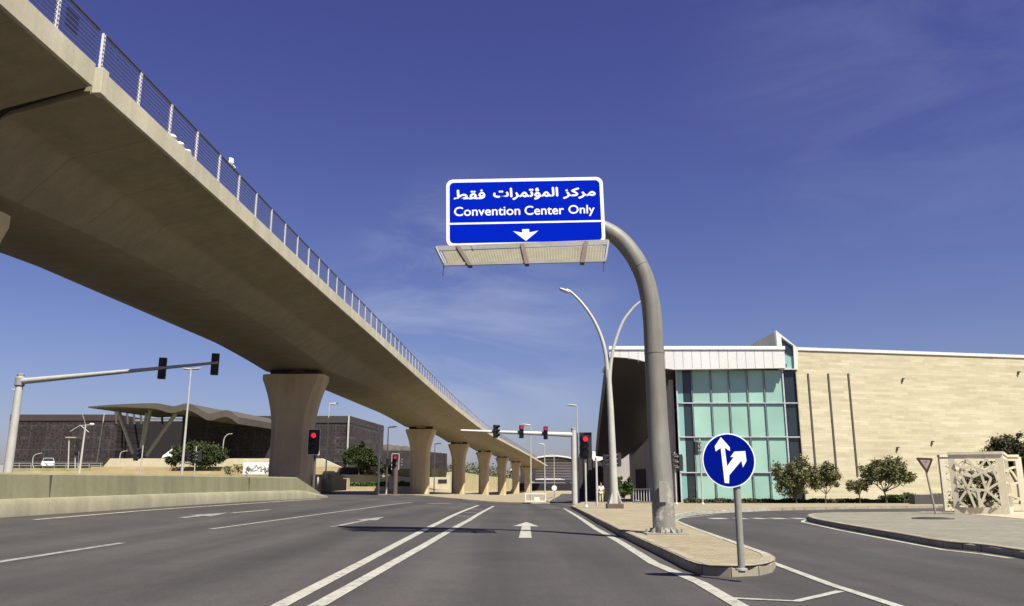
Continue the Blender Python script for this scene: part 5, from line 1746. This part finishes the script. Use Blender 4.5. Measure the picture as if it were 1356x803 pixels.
# ------------------------------------------------------------------ trees and shrubs
def leaves(clumps, n, size, seed, squash=1.0):
    rg = random.Random(seed)
    subs = []
    for (c, r) in clumps:
        for _ in range(max(9, int(26 * r[0]))):
            d = Vector((rg.gauss(0, 1), rg.gauss(0, 1), rg.gauss(0, 1))).normalized()
            k = rg.uniform(0.3, 0.95)
            subs.append((Vector(c) + Vector((d.x * r[0] * k, d.y * r[1] * k, d.z * r[2] * k)), max(r) * rg.uniform(0.16, 0.34)))
    vs, fs = [], []
    for _ in range(n):
        c, r = rg.choice(subs)
        p = c + Vector((rg.gauss(0, r * 0.55), rg.gauss(0, r * 0.55), rg.gauss(0, r * 0.5)))
        d = Vector((rg.gauss(0, 1), rg.gauss(0, 1), rg.gauss(0, 0.8))).normalized()
        e = d.cross(Vector((rg.gauss(0, 1), rg.gauss(0, 1), rg.gauss(0, 1)))).normalized()
        s = size * rg.uniform(0.6, 1.5)
        b = len(vs)
        vs += [p - d * s, p + e * s * 0.5, p + d * s, p - e * s * 0.5]
        fs.append((b, b + 1, b + 2, b + 3))
    return vs, fs
def tree(name, label, cat, x, Y, z0, clumps, n, size, mat, seed, trunk=0.08, group=None, stems=1, fork=0.45):
    t = thing(name, Vector((x, Y, z0)), label, cat, group)
    gro = 1.28 if group else 1.15
    C = [(Vector((x + c[0] * 1.1, Y + c[1], z0 + c[2] * 0.98)), (r[0] * gro, r[1] * gro, r[2] * gro * 0.95)) for c, r in clumps]
    tb = MB()
    rg = random.Random(seed + 99)
    for s in range(stems):
        bx_ = x + (rg.uniform(-0.2, 0.2) if stems > 1 else 0)
        low = min(c.z for c, r in C)
        fk = Vector((x + rg.uniform(-0.1, 0.1), Y, z0 + (low - z0) * fork))
        tb.tube([Vector((bx_, Y, z0 - 0.05)), (Vector((bx_, Y, z0)) + fk) / 2 + Vector((rg.uniform(-0.06, 0.06), 0, 0)), fk], [trunk * 1.25, trunk, trunk * 0.85], 8)
        for c, r in C[s::stems]:
            m_ = (fk + c) / 2 + Vector((rg.uniform(-0.15, 0.15), rg.uniform(-0.1, 0.1), -0.1))
            tb.tube([fk, m_, c + Vector((0, 0, r[2] * 0.3))], [trunk * 0.7, trunk * 0.5, trunk * 0.2], 6)
            for _ in range(3):
                e = c + Vector((rg.uniform(-r[0], r[0]) * 0.7, rg.uniform(-r[1], r[1]) * 0.7, rg.uniform(-0.1, r[2]) * 0.8))
                tb.tube([m_, (m_ + e) / 2 + Vector((0, 0, 0.1)), e], [trunk * 0.4, trunk * 0.25, trunk * 0.08], 5)
    tb.build('trunk', M['trunk'], t, smooth=True)
    vs, fs = leaves(C, int(n * 3.3), size * 0.85, seed)
    MB().add(vs, fs).build('crown', M[mat], t)
    return t
TG = "young trees along the stone wall"
tY = 65.0
def zf(x, y): return T(x, y) + 0.15
x = X(1052, tY); tree('tree', "leftmost bushy tree before the dark glass strip, drooping to the ground", "tree", x, tY, zf(x, tY),
    [((-0.7, 0, 2.2), (0.9, 0.8, 0.9)), ((0.2, 0, 2.6), (0.95, 0.9, 0.95)), ((-0.2, 0.2, 1.4), (1.0, 0.8, 0.7)), ((0.8, 0, 1.9), (0.7, 0.7, 0.8))], 2600, 0.10, 'leaf_olive', 11, 0.07, TG)
x = X(1091, tY); tree('tree', "tree second from the glass, with a short bare trunk against pale stone", "tree", x, tY, zf(x, tY),
    [((-0.5, 0, 2.2), (0.7, 0.7, 0.65)), ((0.4, 0, 2.5), (0.65, 0.7, 0.7)), ((0.6, 0.1, 1.75), (0.6, 0.6, 0.45)), ((-0.7, 0, 1.6), (0.55, 0.6, 0.5))], 2200, 0.095, 'leaf_olive', 12, 0.05, TG)
x = X(1136, tY); tree('tree', "smallest round-topped tree between the two larger ones at the stone wall", "tree", x, tY, zf(x, tY),
    [((-0.25, 0, 1.35), (0.55, 0.5, 0.42)), ((0.3, 0, 1.4), (0.55, 0.5, 0.42))], 1200, 0.085, 'leaf_olive', 13, 0.05, TG)
x = X(1171, tY); tree('tree', "widest open-crowned tree before the stone wall, left of the triangle sign", "tree", x, tY, zf(x, tY),
    [((-0.7, 0, 2.6), (0.8, 0.8, 0.75)), ((0.4, 0, 3.0), (0.95, 0.9, 0.75)), ((1.3, 0, 2.3), (0.85, 0.8, 0.6)), ((0.5, 0.2, 2.2), (0.9, 0.8, 0.6)), ((-1.0, 0, 2.0), (0.6, 0.6, 0.45)), ((1.9, 0, 2.0), (0.45, 0.5, 0.4))], 3600, 0.105, 'leaf_olive', 14, 0.075, TG)
x = X(1349, 44); tree('tree', "large dark tree rising behind the cream screen enclosure at right edge", "tree", x, 44, zf(x, 44),
    [((-0.9, 0, 2.9), (0.95, 0.9, 0.7)), ((-0.3, 0, 3.5), (0.75, 0.8, 0.6)), ((0.5, 0, 2.7), (1.0, 0.9, 0.7)), ((1.2, 0, 3.1), (0.8, 0.8, 0.8)), ((-0.1, 0.1, 2.4), (0.9, 0.8, 0.5)), ((1.4, 0, 2.3), (0.7, 0.7, 0.5)), ((0.4, 0, 3.2), (0.5, 0.5, 0.4))], 5200, 0.08, 'leaf_dark', 15, 0.10, fork=0.5)
x = X(825, 70); tree('tree', "small green tree by the dark entrance, behind the double lamp", "tree", x, 70, zf(x, 70),
    [((-0.3, 0, 1.6), (0.6, 0.5, 0.55)), ((0.4, 0, 1.5), (0.55, 0.5, 0.55)), ((0.1, 0, 1.0), (0.6, 0.5, 0.45))], 1300, 0.10, 'leaf_green', 16, 0.05)
tree('shrub', "olive shrub added inside the cream openwork enclosure to darken its gaps", "shrub", pA.x + 2.05, eY + 1.7, zE0,
    [((-0.6, 0, 0.7), (0.55, 0.5, 0.55)), ((0.35, 0.1, 0.8), (0.55, 0.5, 0.55)), ((-0.2, 0, 1.3), (0.6, 0.5, 0.4)), ((0.7, 0.2, 1.3), (0.45, 0.5, 0.4))], 900, 0.06, 'leaf_olive', 51, 0.03)  # added to darken the view through the lattice
# left side
lz = Zr(622, 112, 258)
x = X(258, 110); tree('shrub_tree', "wide dark spreading shrub tree behind the signal post, before the brown building", "tree", x, 110, lz,
    [((-1.8, 0, 2.0), (1.5, 1.2, 1.0)), ((0, 0, 2.6), (1.8, 1.3, 1.1)), ((1.8, 0, 2.2), (1.6, 1.2, 1.1)), ((0.8, 0, 1.3), (1.8, 1.2, 0.7)), ((-2.8, 0, 1.3), (0.8, 0.8, 0.7)), ((3.0, 0, 1.5), (0.8, 0.8, 0.8))], 4200, 0.17, 'leaf_dull', 21, 0.12, stems=2)
x = X(475, 146.5); z_ = Zr(630, 146.5, 475); tree('tree', "green bushy tree at the foot of the brown building's right corner", "tree", x, 146.5, z_,
    [((-1.0, 0, 4.0), (1.5, 1.1, 1.2)), ((0.7, 0, 4.3), (1.5, 1.1, 1.1)), ((0.2, 0, 3.0), (2.1, 1.2, 1.2)), ((2.0, 0, 2.7), (1.1, 0.9, 1.1)), ((-1.7, 0, 2.9), (1.0, 0.9, 1.0)), ((0.4, 0, 5.6), (0.6, 0.5, 0.8))], 5200, 0.20, 'leaf_dull', 22, 0.11)
x = X(484, 147); tree('shrub', "dull green drooping shrub under the bushy tree by the brown building's corner", "shrub", x, 147, Zr(629, 147, 484),
    [((1.4, 0, 1.3), (1.9, 0.8, 1.0)), ((3.4, 0, 1.1), (1.1, 0.7, 0.9))], 2000, 0.18, 'leaf_dark', 23, 0.05)
x = X(306, 89.5); tree('bare_shrub', "thin sparse shrub left of the white printed board", "shrub", x, 89.4, Zr(629, 89.4, 306),
    [((-0.4, 0, 0.6), (0.6, 0.4, 0.5)), ((0.6, 0, 0.7), (0.7, 0.4, 0.5))], 260, 0.09, 'leaf_olive', 24, 0.03, stems=2)
def hedge(label, pts, h, w, n, size, mat, seed, name='hedge'):
    rg = random.Random(seed)
    vs, fs = [], []
    for _ in range(n):
        f = rg.random() * (len(pts) - 1)
        i = int(f)
        p = pts[i].lerp(pts[i + 1], f - i)
        hh = h * (0.72 + 0.45 * noise.noise(Vector((p.x * 0.9, seed, 0))))
        q = p + Vector((0, rg.uniform(-w / 2, w / 2), rg.random() ** 0.8 * hh))
        d = Vector((rg.gauss(0, 1), rg.gauss(0, 1), rg.gauss(0, 1))).normalized()
        e = d.cross(Vector((rg.gauss(0, 1), rg.gauss(0, 1), rg.gauss(0, 1)))).normalized()
        s = size * rg.uniform(0.6, 1.5)
        b = len(vs)
        vs += [q - d * s, q + e * s * 0.55, q + d * s, q - e * s * 0.55]
        fs.append((b, b + 1, b + 2, b + 3))
    o = MB().add(vs, fs).build(name, M[mat])
    return tag(o, label, "hedge")
hedge("long clipped dark hedge on the sandstone planter wall", [P(462, 645.5, 144.5), P(500, 645.5, 144.5), P(545, 645.5, 144.5)], 1.15, 2.0, 4200, 0.18, 'leaf_green', 31)
def gpt(px, Y): return Vector((X(px, Y), Y, zf(X(px, Y), Y)))
hedge("low dark ground hedge along the foot of the glass and stone front", [gpt(905, 68), gpt(1000, 67), gpt(1060, 66.5), gpt(1130, 66.5), gpt(1200, 66.5)], 0.42, 1.6, 5200, 0.10, 'leaf_dark', 32)
hedge("taller green hedge behind the dark planter at the stone wall", [gpt(1165, 67.4), gpt(1230, 67.4), gpt(1290, 67.4)], 0.85, 1.2, 3000, 0.11, 'leaf_green', 33)
sb_ = MB().add([Vector((X(905, 65.5), 65.5, zf(15, 65.5) + 0.02)), Vector((X(1300, 65.5), 65.5, zf(38, 65.5) + 0.02)), Vector((X(1300, 68.6), 68.6, zf(38, 68.6) + 0.02)), Vector((X(905, 68.9), 68.9, zf(15, 68.9) + 0.02))], [(0, 1, 2, 3)])
tag(sb_.build('planting_bed', M['dark']), kind='structure')
# far grove behind the hoarding
rgv = []
rg = random.Random(41)
for k in range(46):
    px = 560 + k * 2.8
    Y = 560 + rg.uniform(-10, 35)
    q = P(px, 0, Y)
    x_ = X(px, Y)
    zt_ = P(px, 612 + rg.uniform(-3, 5) + max(0, (px - 645)) * 0.3, Y).z
    z0_ = T(x_, Y)
    rgv.append((Vector((x_, Y, (zt_ + z0_) / 2)), (6.5, 5, (zt_ - z0_) / 2)))
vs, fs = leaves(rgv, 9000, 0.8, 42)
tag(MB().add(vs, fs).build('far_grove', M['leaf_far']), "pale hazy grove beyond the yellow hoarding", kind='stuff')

# ------------------------------------------------------------------ person standing by the entrance
def person(x, y, z, h, label):
    t = thing('person', Vector((x, y, z)), label, "person")
    k = h / 1.75
    V = [(0, 0, 0.95), (0, 0, 1.15), (0, 0, 1.38), (0, 0, 1.50), (0, -0.01, 1.63), (0, -0.01, 1.72),
         (0.10, 0, 0.88), (0.11, 0.01, 0.48), (0.115, 0.02, 0.09), (0.12, -0.12, 0.03),
         (-0.10, 0, 0.88), (-0.11, 0.0, 0.48), (-0.115, 0.03, 0.09), (-0.12, -0.11, 0.03),
         (0.19, 0, 1.40), (0.25, 0.01, 1.12), (0.24, -0.06, 0.88), (0.24, -0.08, 0.78),
         (-0.19, 0, 1.40), (-0.25, 0.01, 1.12), (-0.23, -0.07, 0.88), (-0.23, -0.09, 0.78)]
    E = [(0, 1), (1, 2), (2, 3), (3, 4), (4, 5), (0, 6), (6, 7), (7, 8), (8, 9), (0, 10), (10, 11), (11, 12), (12, 13), (2, 14), (14, 15), (15, 16), (16, 17), (2, 18), (18, 19), (19, 20), (20, 21)]
    Rr = [0.13, 0.135, 0.15, 0.06, 0.095, 0.075, 0.095, 0.065, 0.045, 0.04, 0.095, 0.065, 0.045, 0.04, 0.065, 0.05, 0.036, 0.032, 0.065, 0.05, 0.036, 0.032]
    def skin(name, keep, grow, mat, parent):
        ids = [i for i in range(len(V)) if i in keep]
        mp_ = {i: j for j, i in enumerate(ids)}
        me = bpy.data.meshes.new(name)
        me.from_pydata([Vector(V[i]) * k for i in ids], [(mp_[a], mp_[b]) for a, b in E if a in mp_ and b in mp_], [])
        o = bpy.data.objects.new(name, me)
        COL.objects.link(o)
        md = o.modifiers.new('skin', 'SKIN')
        for i, j in mp_.items():
            r = Rr[i] * k * grow
            me.skin_vertices[0].data[j].radius = (r * (1.25 if i in (0, 1, 2) else 1), r * (0.85 if i in (0, 1, 2) else 1))
        me.skin_vertices[0].data[0].use_root = True
        o.modifiers.new('sub', 'SUBSURF').levels = 2
        bpy.context.view_layer.update()
        m2 = bpy.data.meshes.new_from_object(o.evaluated_get(bpy.context.evaluated_depsgraph_get()))
        o.modifiers.clear()
        o.data = m2
        m2.materials.clear()
        m2.materials.append(mat)
        for f in m2.polygons: f.use_smooth = True
        o.parent = parent
        return o
    skin('body', set(range(22)), 1.0, M['skin'], t)
    skin('shirt', {0, 1, 2, 14, 15, 18, 19}, 1.14, M['cloth'], t)
    skin('trousers', {0, 6, 7, 8, 10, 11, 12}, 1.22, M['trouser'], t)
    hr = MB()
    hr.ell(Vector((x, y + 0.015 * k, z + 1.70 * k)), (0.088 * k, 0.10 * k, 0.075 * k), 12, 8)
    hr.build('hair', M['hair'], t, smooth=True)
    return t
pY_ = 68.0
px_ = X(795.5, pY_)
person(px_, pY_, T(px_, pY_) + 0.152, 1.66, "person in white shirt and pale trousers standing near the dark entrance")
